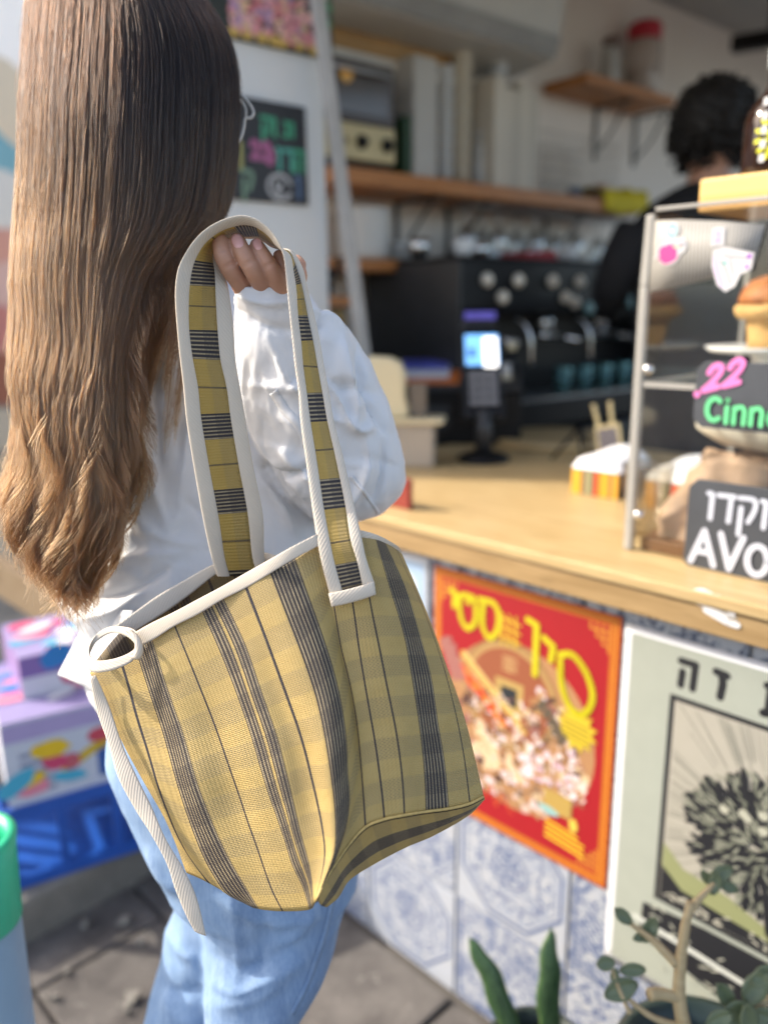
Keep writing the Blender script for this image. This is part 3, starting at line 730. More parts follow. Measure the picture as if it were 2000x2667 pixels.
def wlathe(name, x, zb, o, prof, mat, label, cat, part='body', group=None, n=20):
    k = WK(x, 400, o)[0]; p = W(k, o, zb+.0006); r_ = thing(name, p, label, cat, group)
    m = MB(); m.lathe(prof, p, n); m.build(part, mat, r_, smooth=True); return r_, p
wlathe('tub', 1560, zA, .12, [(.03, 0), (.038, .05), (.04, .07)], simple('orange_tub_paint', (.55, .22, .12), .5), 'small orange tub inside the wire basket', 'tub')
wlathe('blue_jar', 1500, zA, .12, [(.028, 0), (.03, .03), (.026, .05)], simple('blue_glaze', (.10, .17, .28), .4), 'small blue jar inside the wire basket', 'jar')
k0, k1, z0_, z1_ = wr(1568, 455, 1680, 500, .23)
yc = thing('yellow_cloth', W((k0+k1)/2, .2, zA), 'bright yellow cloth folded at the right end of the long shelf', 'cloth')
g = []
for i in range(20):
    k = k0+(k1-k0)*i/19; row = []
    for j, (o, z) in enumerate(((.08, .002), (.09, .035), (.15, .045), (.22, .04), (.246, .03), (.248, -.02), (.25, -.045))):
        row.append(W(k+.008*math.sin(j*1.3), o+.002*math.sin(i), zA+z+.006*math.sin(i*.9+j)+(.01 if i > 10 else 0)))
    g.append(row)
m = MB(); m.grid(g); m.build('fabric', simple('yellow_cloth_dye', (.62, .48, .01), .7), yc, smooth=True, solid=.003)
# plates on shelf B
platem = simple('white_glaze', (.80, .80, .78), .25, .03)
def plates(x, n_, rad, label, zb, o=.1, dz=.011, h=.016):
    k = WK(x, 600, o)[0]; p = W(k, o, zb); r_ = thing('plate_pile', p, label, 'plates')
    for i in range(n_):
        m = MB(); m.lathe([(rad*.55, 0), (rad*.6, .004), (rad, h), (rad, h+.003), (rad*.6, .008)], p+UP*(.0006+dz*i), 24); m.build('plate', platem, r_, smooth=True)
plates(945, 13, .085, 'pile of white plates on the short shelf', zB)
plates(1055, 5, .06, 'small low pile of white saucers at the right end of the short shelf', zB)
k_ = WK(910, 520, .1)[0]
# hanging glasses under shelf A
hg = thing('glass_rack', W(WK(1200, 500, .12)[0], .1, zA-.05), 'thin metal rail under the long shelf for hanging stemmed glasses', 'rack')
m = MB()
for o in (.06, .10, .14, .18): m.tube([W(WK(1200, 500, .12)[0], o, zA-.056), W(WK(1640, 500, .12)[0], o, zA-.056)], .003, 6)
m.build('rail', steel, hg, smooth=True)
glass = thin_clear('clear_glass', (.90, .93, .93), 1.3)
xs = [1215, 1255, 1298, 1345, 1395, 1445, 1500, 1560, 1615]
for i, x in enumerate(xs):
    o = .08 if i % 2 else .15; k = WK(x, 560, o)[0]; p = W(k, o, zA-.052)
    r_ = thing('stem_glass', p, ['first', 'second', 'third', 'fourth', 'fifth', 'sixth', 'seventh', 'eighth', 'ninth'][i]+' stemmed glass from the left, hanging upside down under the long shelf', 'glass', 'glasses hanging under the long shelf')
    m = MB(); m.lathe([(.030, 0), (.028, -.002), (.004, -.006), (.0035, -.06), (.02, -.075), (.034, -.10), (.036, -.125), (.030, -.165)], p, 20, capt=False); m.build('bowl', glass, r_, smooth=True)
# high small shelf with jars
zD = WK(1600, 207, .2)[1]; kD0, kD1 = WK(1528, 210, .2)[0], WK(1760, 225, .2)[0]
shD = thing('shelf', W(kD0, 0, zD), 'small high wooden shelf holding the red lidded jar', 'shelf')
shelf(shD, kD0, kD1, zD, [WK(1550, 280)[0], WK(1655, 280)[0]], .2, .035)
clearm = NB('hazy_jar_glass').p(Base_Color=(.60, .52, .46), Roughness=.15, Alpha=.75)
r_, p = wlathe('storage_jar', 1660, zD, .1, [(.066, .001), (.07, .01), (.07, .19), (.062, .21)], clearm, 'large jar of brown biscuits with a red lid on the high shelf', 'jar', 'glass')
m = MB(); m.lathe([(.064, .003), (.066, .10), (.02, .105)], p, 20); m.build('contents', simple('brown_biscuits', (.20, .07, .03), .8, .4, 40), r_, smooth=True)
m = MB(); m.lathe([(.066, .211), (.068, .26), (.055, .275)], p, 20); m.build('lid', simple('red_lid', (.50, .02, .04), .4), r_, smooth=True)
r_, p = wlathe('spice_jar', 1575, zD, .1, [(.036, .001), (.038, .01), (.038, .12), (.03, .15)], simple('pale_label_glass', (.48, .48, .45), .3, .25, 30), 'slim pale jar left of the red lidded jar', 'jar', 'glass')
m = MB(); m.lathe([(.031, .151), (.032, .18)], p, 20); m.build('lid', simple('brown_lid', (.18, .12, .10), .4), r_, smooth=True)
# wall-hung air conditioner above
k0, k1 = WK(1000, 60, .3)[0], WK(1480, 140, .3)[0]
acm = simple('white_ac_plastic', (.56, .57, .55), .5, .03)
ac = thing('air_conditioner', W(k0, 0, 2.1), 'long white wall hung air conditioner over the shelves', 'air conditioner')
zb0, zb1 = WK(1480, 150, .3)[1], 2.56
m = MB(); m.hexa([W(k0-1.0, .001, zb0-.02), W(k1, .001, zb0-.02), W(k1, .25, zb0-.0), W(k0-1.0, .25, zb0), W(k0-1.0, .001, zb1), W(k1, .001, zb1), W(k1, .33, zb1), W(k0-1.0, .33, zb1)]); m.build('housing', acm, ac, bevel=.01)
m = MB(); m.hexa([W(k0-.95, .2515, zb0+.005), W(k1-.02, .2515, zb0+.005), W(k1-.02, .262, zb0+.004), W(k0-.95, .262, zb0+.004), W(k0-.95, .270, zb0+.06), W(k1-.02, .270, zb0+.06), W(k1-.02, .285, zb0+.06), W(k0-.95, .285, zb0+.06)]); m.build('air_flap', simple('grey_flap', (.30, .31, .31), .5), ac, bevel=.003)
m = MB(); m.kbox(k0+.1, k0+.35, .336, .338, zb0+.22, zb0+.24, W); m.build('vent_slot', blk, ac)
# wooden batten under it
kk0, kk1 = WK(848, 80, .1)[0], WK(1185, 150, .1)[0]; zz = WK(1000, 150, .1)[1]
bt = thing('wooden_batten', W(kk0, .1, zz), 'orange wooden batten running under the air conditioner', 'batten')
wbox('board', wood('light_orange_wood', (.38, .20, .06), (.56, .33, .12), .5, (2, 22, 1)), kk0-.05, kk1, .001, .10, zz-.01, zz+.07, bt)
wbox('white_strip', wb1, kk0-.05, kk1, .1012, .13, zz-.045, zz-.012, bt)
# ------------------------------------------------------------------ white panel wall with menu board (nearer, left)
NO = WO+wnn*.42
def WN(k, o, z): return W(k, o+.42, z)
k1 = WK(845, 300, .42)[0]
pn = thing('partition_wall', WN(k1, 0, 0), 'white painted partition wall carrying the dark chalk menu board', 'wall')
box('panel', simple('white_wall_paint', (.70, .71, .70), .7, .04, 3), WK(450, 300, .42)[0], k1, -.12, 0, 0.012, 2.45, pn, WN, .004)
# leaning white batten
a_, b__ = WK(818, 90, .50), WK(935, 800, .50)
ln = thing('leaning_batten', W(b__[0], .5, b__[1]), 'long thin white batten leaning across the edge of the white panel', 'batten')
m = MB(); A_, B_ = W(a_[0], .50, a_[1]+.1), W(b__[0]+.19, .50, .0125)
m.hexa([B_-wd*.016, B_+wd*.016, B_+wd*.016+wnn*.02, B_-wd*.016+wnn*.02, A_-wd*.016, A_+wd*.016, A_+wd*.016+wnn*.02, A_-wd*.016+wnn*.02]); m.build('board', simple('white_batten_paint', (.42, .41, .39), .6), ln, bevel=.003)
def wn(x, y): return WK(x, y, .43)
kx0, kx1, z0_, z1_ = wn(590, 300)[0], wn(797, 300)[0], wn(700, 526)[1], wn(700, 262)[1]
mn = thing('menu_board', WN(kx0, .01, z0_), 'black menu board with green, pink and white chalk writing on the white panel', 'menu board')
box('board', simple('blackboard', (.018, .018, .022), .5), kx0, kx1, .0005, .01, z0_, z1_, mn, WN)
pr = Print(WN(kx0, .0105, z0_), wd, UP, wnn, lift=.0004); ww, hh = kx1-kx0, z1_-z0_
GR = (.05, .34, .19); PK = (.42, .12, .26); WHT = (.5, .5, .5); TQ = (.08, .38, .30)
pr.glyphs('קו', ww*.42, hh*.66, hh*.17, .010, GR, gap=.2); pr.glyphs('נו', ww*.70, hh*.68, hh*.13, .010, GR, gap=.3)
pr.glyphs('22', ww*.28, hh*.42, hh*.16, .012, PK); pr.glyphs('ס', ww*.45, hh*.38, hh*.15, .010, PK)
pr.glyphs('וד', ww*.60, hh*.34, hh*.20, .011, TQ); pr.glyphs('ה', ww*.82, hh*.34, hh*.2, .011, GR)
pr.glyphs('ו', ww*.1, hh*.3, hh*.25, .012, (.40, .38, .12)); pr.glyphs('א' if 'א' in GL else 'ק', ww*.15, hh*.08, hh*.2, .010, (.2, .32, .22))
pr.stroke(circ(ww*.62, hh*.16, ww*.15, hh*.12, 20, 330), .009, WHT, curve=True); pr.glyphs('V', ww*.56, hh*.08, hh*.12, .008, WHT)
pr.glyphs('ו', ww*.84, hh*.06, hh*.22, .009, (.12, .2, .36)); pr.build('chalk_writing', mn)
# food picture banner at the top
kx0, kx1 = wn(545, 30)[0], wn(865, 60)[0]; z0_ = wn(700, 95)[1]; z0b = wn(860, 90)[1]
fb = thing('food_banner', WN(kx0, .02, z0_), 'black picture banner of pink blossoms along the top of the white panel', 'banner')
box('board', simple('banner_black', (.02, .025, .02), .5), kx0, kx1, .0008, .012, z0_-.02, z0_+.3, fb, WN)
pr = Print(WN(kx0, .0125, z0_-.02), wd, UP, wnn, lift=.0004)
for i in range(230):
    x = random.uniform(.05, kx1-kx0-.03); y = random.uniform(.015, .11)
    pr.ell(x, y, random.uniform(.006, .013), random.uniform(.006, .011), random.choice([(.75, .30, .32), (.8, .42, .42), (.62, .18, .2), (.75, .5, .3), (.5, .3, .45)]), 8, random.random(), .3)
for i in range(30): pr.ell(random.uniform(.05, kx1-kx0-.03), .012, .008, .010, (.62, .40, .10), 8, 0, .3)
for i in range(16): pr.ell(kx1-kx0-random.uniform(.01, .05), random.uniform(.01, .25), .010, .014, (.04, .22, .10), 8, random.random(), .3)
pr.poly([(.22, .16), (.30, .11), (.36, .19), (.28, .24)], (.66, .63, .52)); pr.build('print', fb)

# ------------------------------------------------------------------ espresso machine
mz = .98
bc = thing('back_counter', W(0, .25, 0), 'dark back counter under the espresso machine', 'counter')
kM0, kM1 = WK(1190, 700, .45)[0], WK(1800, 700, .45)[0]
box('carcass', simple('black_laminate', (.008, .008, .009), .5), kM0-.12, kM1+.6, .01, .52, .012, mz-.03, bc, W); box('top', dgrey, kM0-.12, kM1+.6, .009, .53, mz-.029, mz, bc, W)
em = thing('espresso_machine', W((kM0+kM1)/2, .25, mz), 'large black espresso machine with steel knobs and cups on top', 'espresso machine')
zt = WK(1400, 672, .45)[1]
MK = lambda s, t, z: W(s, t-.38, z)
box('drip_base', blk, kM0, kM1, .42, .86, mz+.012, mz+.10, em, MK, .006)
box('back_body', blk, kM0, kM1, .42, .60, mz+.101, zt-.001, em, MK, .008)
box('hood', blk, kM0-.01, kM1+.01, .42, .84, zt-.17, zt-.001, em, MK, .02)
box('side_panel', dgrey, kM0-.02, kM0-.011, .44, .86, mz+.012, zt-.02, em, MK); box('side_panel', dgrey, kM1+.011, kM1+.02, .44, .86, mz+.012, zt-.02, em, MK)
for k in (kM0+.04, kM1-.04):
    for o in (.46, .82):
        m = MB(); m.lathe([(.018, 0), (.014, .0115)], MK(k, o, mz+.0003), 12); m.build('foot', blk, em, smooth=True)
LK = (kM1-kM0); ivory = simple('ivory_glint', (.72, .66, .55), .25, .05); tealb = simple('pale_teal_glint', (.34, .58, .58), .2, .1)  # pale colours stand in for bright highlights on knobs and hood
for i in range(4):
    k = kM0+LK*(.14+.24*i)
    m = MB(); m.lathe([(.034, 0), (.034, -.05), (.02, -.055)], MK(k, .76, zt-.1715), 18); m.build('group_head', chrome, em, smooth=True)
    m = MB(); m.lathe([(.036, 0), (.033, -.025), (.012, -.03)], MK(k, .76, zt-.228), 18); m.tube([MK(k, .79, zt-.24), MK(k+.01, .90, zt-.255)], .011, 8); m.build('portafilter', chrome if i % 2 else steel, em, smooth=True)
    for dk in (-.07, .0, .07):
        m = MB(); m.lathe([(.020, 0), (.021, .012), (.012, .022), (0.002, .0225)], MK(k+dk, .8402, zt-.07-(.05 if dk == 0 else 0)), 14, wnn); m.build('knob', ivory, em, smooth=True)
    m = MB(); m.tube(crs([MK(k+.10, .80, zt-.172), MK(k+.11, .86, zt-.22), MK(k+.115, .87, zt-.33)], 10), .006, 8); m.build('steam_wand', chrome, em, smooth=True)
for i in range(9):
    k = kM0+LK*(.42+.062*i); m = MB(); m.lathe([(.022, 0), (.022, .008), (.015, .014), (.002, .016)], MK(k, .842, zt-.135-.02*(i % 2)), 14, wnn); m.build('glint_disc', tealb if i % 3 else ivory, em, smooth=True)  # highlights on the hood painted as teal and ivory discs
m = MB(); m.kbox(kM0+.02, kM1-.02, .62, .85, mz+.1005, mz+.105, MK); m.build('drip_grate', steel, em)
for i in range(9):
    k = kM0+LK*(.05+.105*i)
    if i in (3, 6): continue
    p = MK(k, .60+.06*(i % 2), zt); r_ = thing('coffee_cup', p, ['steel cup at the left end of the machine top', 'white cup, second on the machine top', 'steel jug, third on the machine top', '', 'white cup near the middle of the machine top', 'steel cup right of the middle of the machine top', '', 'steel cup near the case on the machine top', 'white cup at the far right end of the machine top'][i], 'cup', 'cups on top of the espresso machine')
    m = MB(); m.lathe([(.022, .0006), (.034, .03), (.036, .06), (.033, .06), (.031, .03), (.02, .006)], p, 18); m.build('bowl', platem if i % 2 == 1 or i == 8 else chrome, r_, smooth=True)
rc = thing('red_cloth', MK(kM0+LK*.47, .62, zt), 'folded red cloth on top of the espresso machine', 'cloth')
m = MB(); m.hexa([MK(kM0+LK*.36, .56, zt+.0006), MK(kM0+LK*.48, .56, zt+.0006), MK(kM0+LK*.48, .72, zt+.0006), MK(kM0+LK*.36, .72, zt+.0006), MK(kM0+LK*.37, .57, zt+.035), MK(kM0+LK*.47, .57, zt+.045), MK(kM0+LK*.47, .71, zt+.04), MK(kM0+LK*.37, .71, zt+.03)]); m.build('fabric', simple('red_cotton', (.40, .05, .06), .8), rc, bevel=.01)
teal = NB('teal_glass').p(Base_Color=(.20, .42, .42), Roughness=.12, Metallic=.6)
for i in range(5):
    k = kM0+LK*(.50+.095*i); p = MK(k, .73, mz+.1055); r_ = thing('glass_tumbler', p, ['first', 'second', 'third', 'fourth', 'fifth'][i]+' teal tumbler from the left, standing on the drip tray of the machine', 'glass', 'tumblers on the drip tray')
    m = MB(); m.lathe([(.026, 0), (.032, .07), (.032, .085), (.029, .085), (.024, .004)], p, 18); m.build('cup', teal, r_, smooth=True)
# grinder on the left of machine and dark bottle
k = WK(1010, 780, .6)[0]
# barista seen from behind
bar = thing('person', P(1860, 900, 2.35)*np.array([1, 1, 0]), 'barista in black seen from behind with dark curly hair', 'person')
c = P(1855, 345, 2.32); bx = c[0]; by = c[1]
skin = NB('skin'); co = skin.coord(); nz = skin.noise(co, 55, 4)
skin.p(Base_Color=skin.mix(nz, (.40, .205, .135), (.54, .30, .205)), Roughness=.48, Subsurface_Weight=.12, Subsurface_Radius=(.8, .3, .15), Subsurface_Scale=.006)
skin.bump(skin.noise(co, 320, 3), .12, .0008); skinm = skin.m
def rings_body(rs, n=20):
    """rs: (centre, halfwidth, halfdepth)"""
    g = []
    for c_, hw, hd in rs:
        g.append([np.array(c_)+np.array([hw*math.cos(a), hd*math.sin(a), 0]) for a in [2*PI*k/n for k in range(n)]])
    return g
m = MB(); z0 = c[2]
rs = [((bx, by, .02), .12, .08), ((bx, by, .5), .14, .09), ((bx, by, .85), .17, .11), ((bx, by, 1.1), .15, .10), ((bx, by, z0-.34), .18, .11), ((bx, by, z0-.24), .20, .10), ((bx, by, z0-.18), .12, .08), ((bx, by-.0, z0-.14), .055, .055), ((bx, by, z0-.08), .055, .06), ((bx, by, z0-.03), .07, .085), ((bx, by, z0+.03), .075, .095), ((bx, by, z0+.08), .06, .08), ((bx, by, z0+.11), .02, .03)]
i0 = len(m.v); m.grid(rings_body(rs), closev=True); m.face([i0+(len(rs)-1)*20+k for k in range(20)]); m.build('body', skinm, bar, smooth=True, sub=1)
m = MB(); rs = [((bx, by, .82), .19, .13), ((bx, by, 1.1), .17, .12), ((bx, by, z0-.34), .215, .135), ((bx, by, z0-.235), .235, .125), ((bx, by, z0-.17), .14, .10), ((bx, by, z0-.14), .075, .075)]
m.grid(rings_body(rs), closev=True)
for sx in (-1, 1): m.tube(crs([(bx+sx*.19, by, z0-.25), (bx+sx*.26, by+.02, z0-.42), (bx+sx*.20, by+.22, z0-.50)], 12), [.07]*4+[.06]*4+[.045]*4, 12)
m.build('shirt', simple('black_cotton', (.006, .006, .008), .85), bar, smooth=True, sub=1)
m = MB()
hm = simple('black_curly_hair', (.005, .0035, .003), .6, .4, 60)
for i in range(240):
    a, e = random.uniform(0, 2*PI), math.asin(random.uniform(-.75, 1)); r_ = random.uniform(.096, .108)
    p = np.array([bx, by, z0+.015])+np.array([math.cos(a)*math.cos(e)*r_*1.1, math.sin(a)*math.cos(e)*r_*1.1, math.sin(e)*r_*1.2])
    q_ = [p+np.array([math.cos(t*1.9+i)*.014, math.sin(t*1.9+i)*.014, -t*.008+.012]) for t in range(6)]
    m.tube(crs(q_, 9), .006, 5)
m.lathe([(.02, -.10), (.09, -.07), (.112, -.02), (.115, .04), (.10, .085), (.06, .118), (.01, .13)], (bx, by, z0+.015), 24)
m.build('hair', hm, bar, smooth=True)

# small dark things between the shelves
k, z = WK(812, 760, .2)[0], z1_
kt = thing('black_kettle', W(kC0+.06, .2, 0)*np.array([1, 1, 0])+UP*WK(812, 772, .3)[1], 'rounded black kettle standing on the low wooden cabinet', 'kettle')
kp = W(WK(815, 770, .2)[0], .2, WK(860, 772, .3)[1]+.0006)
m = MB(); m.lathe([(.055, 0), (.062, .03), (.055, .075), (.03, .10), (.01, .11)], kp, 24); m.tube(crs([kp+wd*.05+UP*.05, kp+wd*.085+UP*.07, kp+wd*.10+UP*.11], 8), .009, 8); m.build('body', blk, kt, smooth=True)
m = MB(); m.tube(crs([kp-wd*.04+UP*.09, kp-wd*.085+UP*.11, kp-wd*.09+UP*.04, kp-wd*.06+UP*.02], 12), .006, 8); m.build('handle', blk, kt, smooth=True)
rs_, rt_ = KZ(1110, 1165, CT); bp2 = K(rs_-.0, rt_+.38, CT)
sb = thing('sauce_bottle', bp2, 'small dark bottle with an orange label behind the cash register', 'bottle')
m = MB(); m.lathe([(.024, .0008), (.026, .01), (.026, .17), (.012, .21), (.012, .25)], bp2, 18); m.build('glass', blk, sb, smooth=True)
m = MB(); m.lathe([(.0265, .17), (.0265, .13)], bp2+UP*.0, 18, capb=False, capt=False); m.build('label', simple('orange_label', (.55, .25, .05), .5), sb, smooth=True)
m = MB(); m.lathe([(.014, .2505), (.014, .275)], bp2, 14); m.build('cap', cream, sb, smooth=True)
wp_ = KZ(1046, 1335, CT); wl = thing('red_wallet', K(*wp_, CT), 'dark red wallet standing on the counter by her elbow', 'wallet')
m = MB(); m.kbox(wp_[0]-.09, wp_[0], wp_[1]+.02, wp_[1]+.032, CT+.0008, CT+.06); m.build('cover', simple('dark_red_leather', (.24, .03, .02), .5), wl, bevel=.003)
lt = thing('ceiling_rail', W(2.4, .5, CZ-.1), 'short black rail fixed under the shop ceiling at the top right', 'rail')
pA, pB = P(1900, 135, 3.3), P(2100, 105, 3.0); dr_ = (pB-pA)/np.linalg.norm(pB-pA); m = MB()
m.hexa([pA-UP*.0, pB-UP*.0, pB+kn*.05, pA+kn*.05, pA+UP*.06, pB+UP*.06, pB+kn*.05+UP*.06, pA+kn*.05+UP*.06]); m.tube([(pA+pB)/2+UP*.06+kn*.02, ((pA+pB)/2+kn*.02)*np.array([1, 1, 0])+UP*(CZ-.0005)], .006, 6); m.build('rail', blk, lt)
# ================================================================== acrylic display case on the counter
acr = thin_clear('clear_acrylic')
acre = NB('acrylic_edge'); acre.p(Base_Color=(.40, .39, .36), Roughness=.2, Alpha=.9); acre = acre.m
cs0, ct0 = .270, .067
c0 = K(cs0, ct0, CT)
dc = thing('display_case', c0, 'clear acrylic display case with stickers holding pastries on the counter', 'display case')
CW, CD, CH = 1.1, .36, .42
TZ = 1.497; zf = 1.40
q = lambda s, t, z: K(cs0+s, ct0+t, z)
# front pane, slanted upper pane, side pane, shelf, top, edges
m = MB(); m.kbox(.0, CW, 0, .004, CT+.0008, zf, q); m.build('front_pane', acr, dc)
m = MB(); m.hexa([q(0, .0, zf+.001), q(CW, .0, zf+.001), q(CW, .004, zf+.001), q(0, .004, zf+.001), q(.001, .001, TZ), q(CW, .001, TZ), q(CW, .005, TZ), q(.001, .005, TZ)]); m.build('slanted_pane', acr, dc)
m = MB(); m.poly([q(.0, .0055, CT+.0008), q(.0, CD, CT+.0008), q(.0, CD, TZ), q(.0, .006, TZ), q(.0, .0045, zf)]); m.build('side_pane', acr, dc, solid=.004)
m = MB(); m.kbox(.004, CW, .001, CD, TZ+.001, TZ+.005, q); m.build('top_pane', acr, dc)
m = MB(); zs = KS(1665, 1000, ct0)[1]
m.kbox(.004, CW, .005, CD, zs-.003, zs+.003, q); m.build('shelf', acr, dc)
m = MB(); m.kbox(.004, CW, -.001, .0048, zs-.004, zs+.004, q); m.build('shelf_edge', acre, dc)
m = MB(); m.kbox(.0022, .0062, .005, CD, zs-.0045, zs+.0045, q); m.build('shelf_edge', acre, dc)
m = MB(); m.hexa([q(-.005, -.004, CT+.001), q(.008, -.004, CT+.001), q(.008, .008, CT+.001), q(-.005, .008, CT+.001), q(-.005, -.004, zf), q(.008, -.004, zf), q(.008, .008, zf), q(-.005, .008, zf)])
m.hexa([q(-.005, -.004, zf+.0005), q(.008, -.004, zf+.0005), q(.008, .008, zf+.0005), q(-.005, .008, zf+.0005), q(-.002, -.003, TZ+.002), q(.011, -.003, TZ+.002), q(.011, .008, TZ+.002), q(-.002, .008, TZ+.002)])
m.build('corner_post', acre, dc, bevel=.002)
m = MB(); m.kbox(.0115, CW, -.002, .005, TZ+.0055, TZ+.011, q); m.build('top_edge', acre, dc, bevel=.001)
m = MB(); m.kbox(-.003, .003, CD+.001, CD+.006, CT+.001, TZ, q); m.build('rear_edge', acre, dc)
for z in (zs+.022, CT+.06):
    m = MB(); m.lathe([(.008, 0), (.008, .006), (.004, .010)], q(.018, -.0005, z), 12, -kn); m.build('screw_cap', chrome, dc, smooth=True)
# grey reflection in the pane, painted as a corrugated sheet on its front
b = NB('grey_corrugated_reflection'); uv = b.coord('UV'); wv = b.n('TexWave', iVector=b.scale(uv, (1, 1, 1)), iScale=14., iDistortion=2.5); wv.inputs['Detail'].default_value = 3
b.p(Base_Color=b.mix(wv.outputs[0], (.24, .23, .21), (.38, .37, .34)), Roughness=.5); refl = b.m
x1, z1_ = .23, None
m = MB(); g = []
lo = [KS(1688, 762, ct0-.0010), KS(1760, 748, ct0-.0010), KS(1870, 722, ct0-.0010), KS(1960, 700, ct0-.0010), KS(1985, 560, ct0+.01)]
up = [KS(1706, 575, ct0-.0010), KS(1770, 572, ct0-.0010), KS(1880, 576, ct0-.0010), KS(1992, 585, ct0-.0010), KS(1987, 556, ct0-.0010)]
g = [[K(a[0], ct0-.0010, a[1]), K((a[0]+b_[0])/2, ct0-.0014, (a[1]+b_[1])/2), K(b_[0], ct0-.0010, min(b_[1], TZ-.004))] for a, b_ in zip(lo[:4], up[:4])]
m.grid(np.array(g)); m.build('grey_reflection', refl, dc, smooth=True, solid=.001)
# stickers
def pane_print(x, y, sc):
    s_, z_ = KS(x, y, ct0)
    return Print(K(s_, ct0-.0022, z_), ka, UP, -kn, lift=.0009, step=.00006); ny = np.cross(ka, q(0, .05, TZ)-q(0, 0, zf)); ny = ny/np.linalg.norm(ny)
    ay = q(0, .05, TZ)-q(0, 0, zf); ay = ay/np.linalg.norm(ay); nn_ = np.cross(ka, ay); nn_ = nn_ if nn_@kn < 0 else -nn_
    f = (z_-zf)/(TZ-zf) if z_ > zf else 0
    o = K(s_, ct0+.05*f, z_) if z_ > zf else K(s_, ct0, z_)
    if z_ <= zf: ay, nn_ = UP, -kn
    return Print(o, ka, ay, nn_, lift=.0022 if z_ > zf else .0008, step=.00006)
pr = pane_print(1745, 645, 1); pr.ax = pr.ax*.8; pr.ay = pr.ay*.85
pr.ell(.0, -.008, .022, .020, (.60, .60, .61), 20, 0, .05); pr.ell(.004, .026, .012, .014, (.60, .60, .61), 16); pr.ell(.018, .002, .014, .014, (.60, .60, .61), 16)
pr.ell(-.002, -.010, .018, .016, (.70, .05, .26), 16, 0, .08); pr.ell(.003, .026, .009, .011, (.20, .60, .60), 8); pr.ell(.003, .026, .004, .005, (.8, .4, .6), 8)
for k in range(5): pr.ell(.008+.004*k, .004-.003*(k % 2), .004, .003, [(.3, .32, .4), (.75, .70, .35), (.8, .4, .6), (.5, .42, .3), (.3, .32, .4)][k], 7)
pr.stroke([(-.018, -.012), (-.026, -.016)], .003, (.60, .60, .61)); pr.build('sticker', dc).update_tag()
pr = pane_print(1872, 617, 1); pr.rect(-.009, -.012, .009, .012, (.58, .58, .6)); pr.glyphs('2', -.004, -.006, .012, .0025, (.5, .38, .68)); pr.build('sticker', dc)
pr = pane_print(1908, 690, 1); pr.ax = pr.ax*.62; pr.ay = pr.ay*.70
pr.poly([(-.045, .03), (-.02, .034), (.045, .02), (.042, -.01), (.02, -.018), (.01, -.040), (-.01, -.05), (-.03, -.036), (-.045, .0)], (.58, .58, .6))
pr.poly([(-.042, .018), (-.036, .018), (-.012, -.040), (-.022, -.040), (-.038, -.01)], (.60, .45, .72))
pr.stroke([(-.028, .01), (-.01, -.012), (.0, -.034)], .0018, (.18, .18, .2)); pr.stroke([(-.02, .018), (.034, .010)], .0018, (.18, .18, .2)); pr.stroke([(-.005, .012), (.004, -.018)], .0018, (.18, .18, .2))
pr.ell(-.016, .004, .004, .004, (.10, .5, .45), 8); pr.rect(.030, .010, .040, .018, (.35, .12, .50)); pr.rect(.028, -.008, .036, -.002, (.35, .12, .50)); pr.build('sticker', dc)

# plate with muffin on the shelf inside
mc = P(2018, 905, 1.262); mz_ = zs+.003
mc = np.array([mc[0], mc[1], mz_])
pl = thing('cake_plate', mc, 'white footed plate under the tall muffin in the display case', 'plate')
zpl = P(1850, 906, 1.262)[2]
hpl = max(.02, zpl-mz_)
m = MB(); m.lathe([(.045, .0008), (.030, .012), (.035, hpl-.012), (.096, hpl-.007), (.104, hpl+.001), (.101, hpl+.002), (.06, hpl-.004)], mc, 32); m.build('dish', platem, pl, smooth=True)
mt_ = mc+UP*(hpl-.0035)
mf = thing('muffin', mt_, 'tall golden muffin with a cracked orange brown top on the white plate', 'muffin')
b = NB('baked_crust'); co = b.coord(); nz = b.noise(co, 28, 6, .65); sz = b.n('SeparateXYZ', i0=co)
b.p(Base_Color=b.mix(b.ramp(nz, [(.35, 0.), (.65, 1.)]), (.26, .065, .012), (.50, .19, .04)), Roughness=.6); b.bump(nz, .6, .006); crust = b.m
b = NB('golden_cake'); co = b.coord(); nz = b.noise(co, 60, 5, .65)
b.p(Base_Color=b.mix(nz, (.42, .22, .06), (.70, .46, .18)), Roughness=.75); b.bump(nz, .5, .004); cake = b.m
def lumpy(prof, org, n, amp, seed, mat, name, par):
    m = MB(); rings = []
    for r_, z in prof:
        rings.append([np.array(org)+np.array([math.cos(a)*r_*(1+amp*fbm((math.cos(a)+seed, math.sin(a), z*18), 1.6)), math.sin(a)*r_*(1+amp*fbm((math.cos(a)+seed, math.sin(a), z*18), 1.6)), z+amp*.05*fbm((math.cos(a)*r_*20, math.sin(a)*r_*20, seed), 1.)]) for a in [2*PI*k/n for k in range(n)]])
    m.grid(rings, closev=True); L_ = len(prof); m.face([k for k in range(n)][::-1]); m.face([(L_-1)*n+k for k in range(n)]); return m.build(name, mat, par, smooth=True)
lumpy([(.040, .0005), (.042, .02), (.045, .038), (.047, .046)], mt_, 40, .05, 1, cake, 'cake', mf)
lumpy([(.046, .046), (.060, .048), (.066, .056), (.064, .066), (.056, .070)], mt_, 48, .08, 2, cake, 'rim', mf)
lumpy([(.058, .069), (.059, .078), (.053, .092), (.042, .104), (.027, .111), (.004, .114)], mt_, 48, .10, 3, crust, 'crust_top', mf)
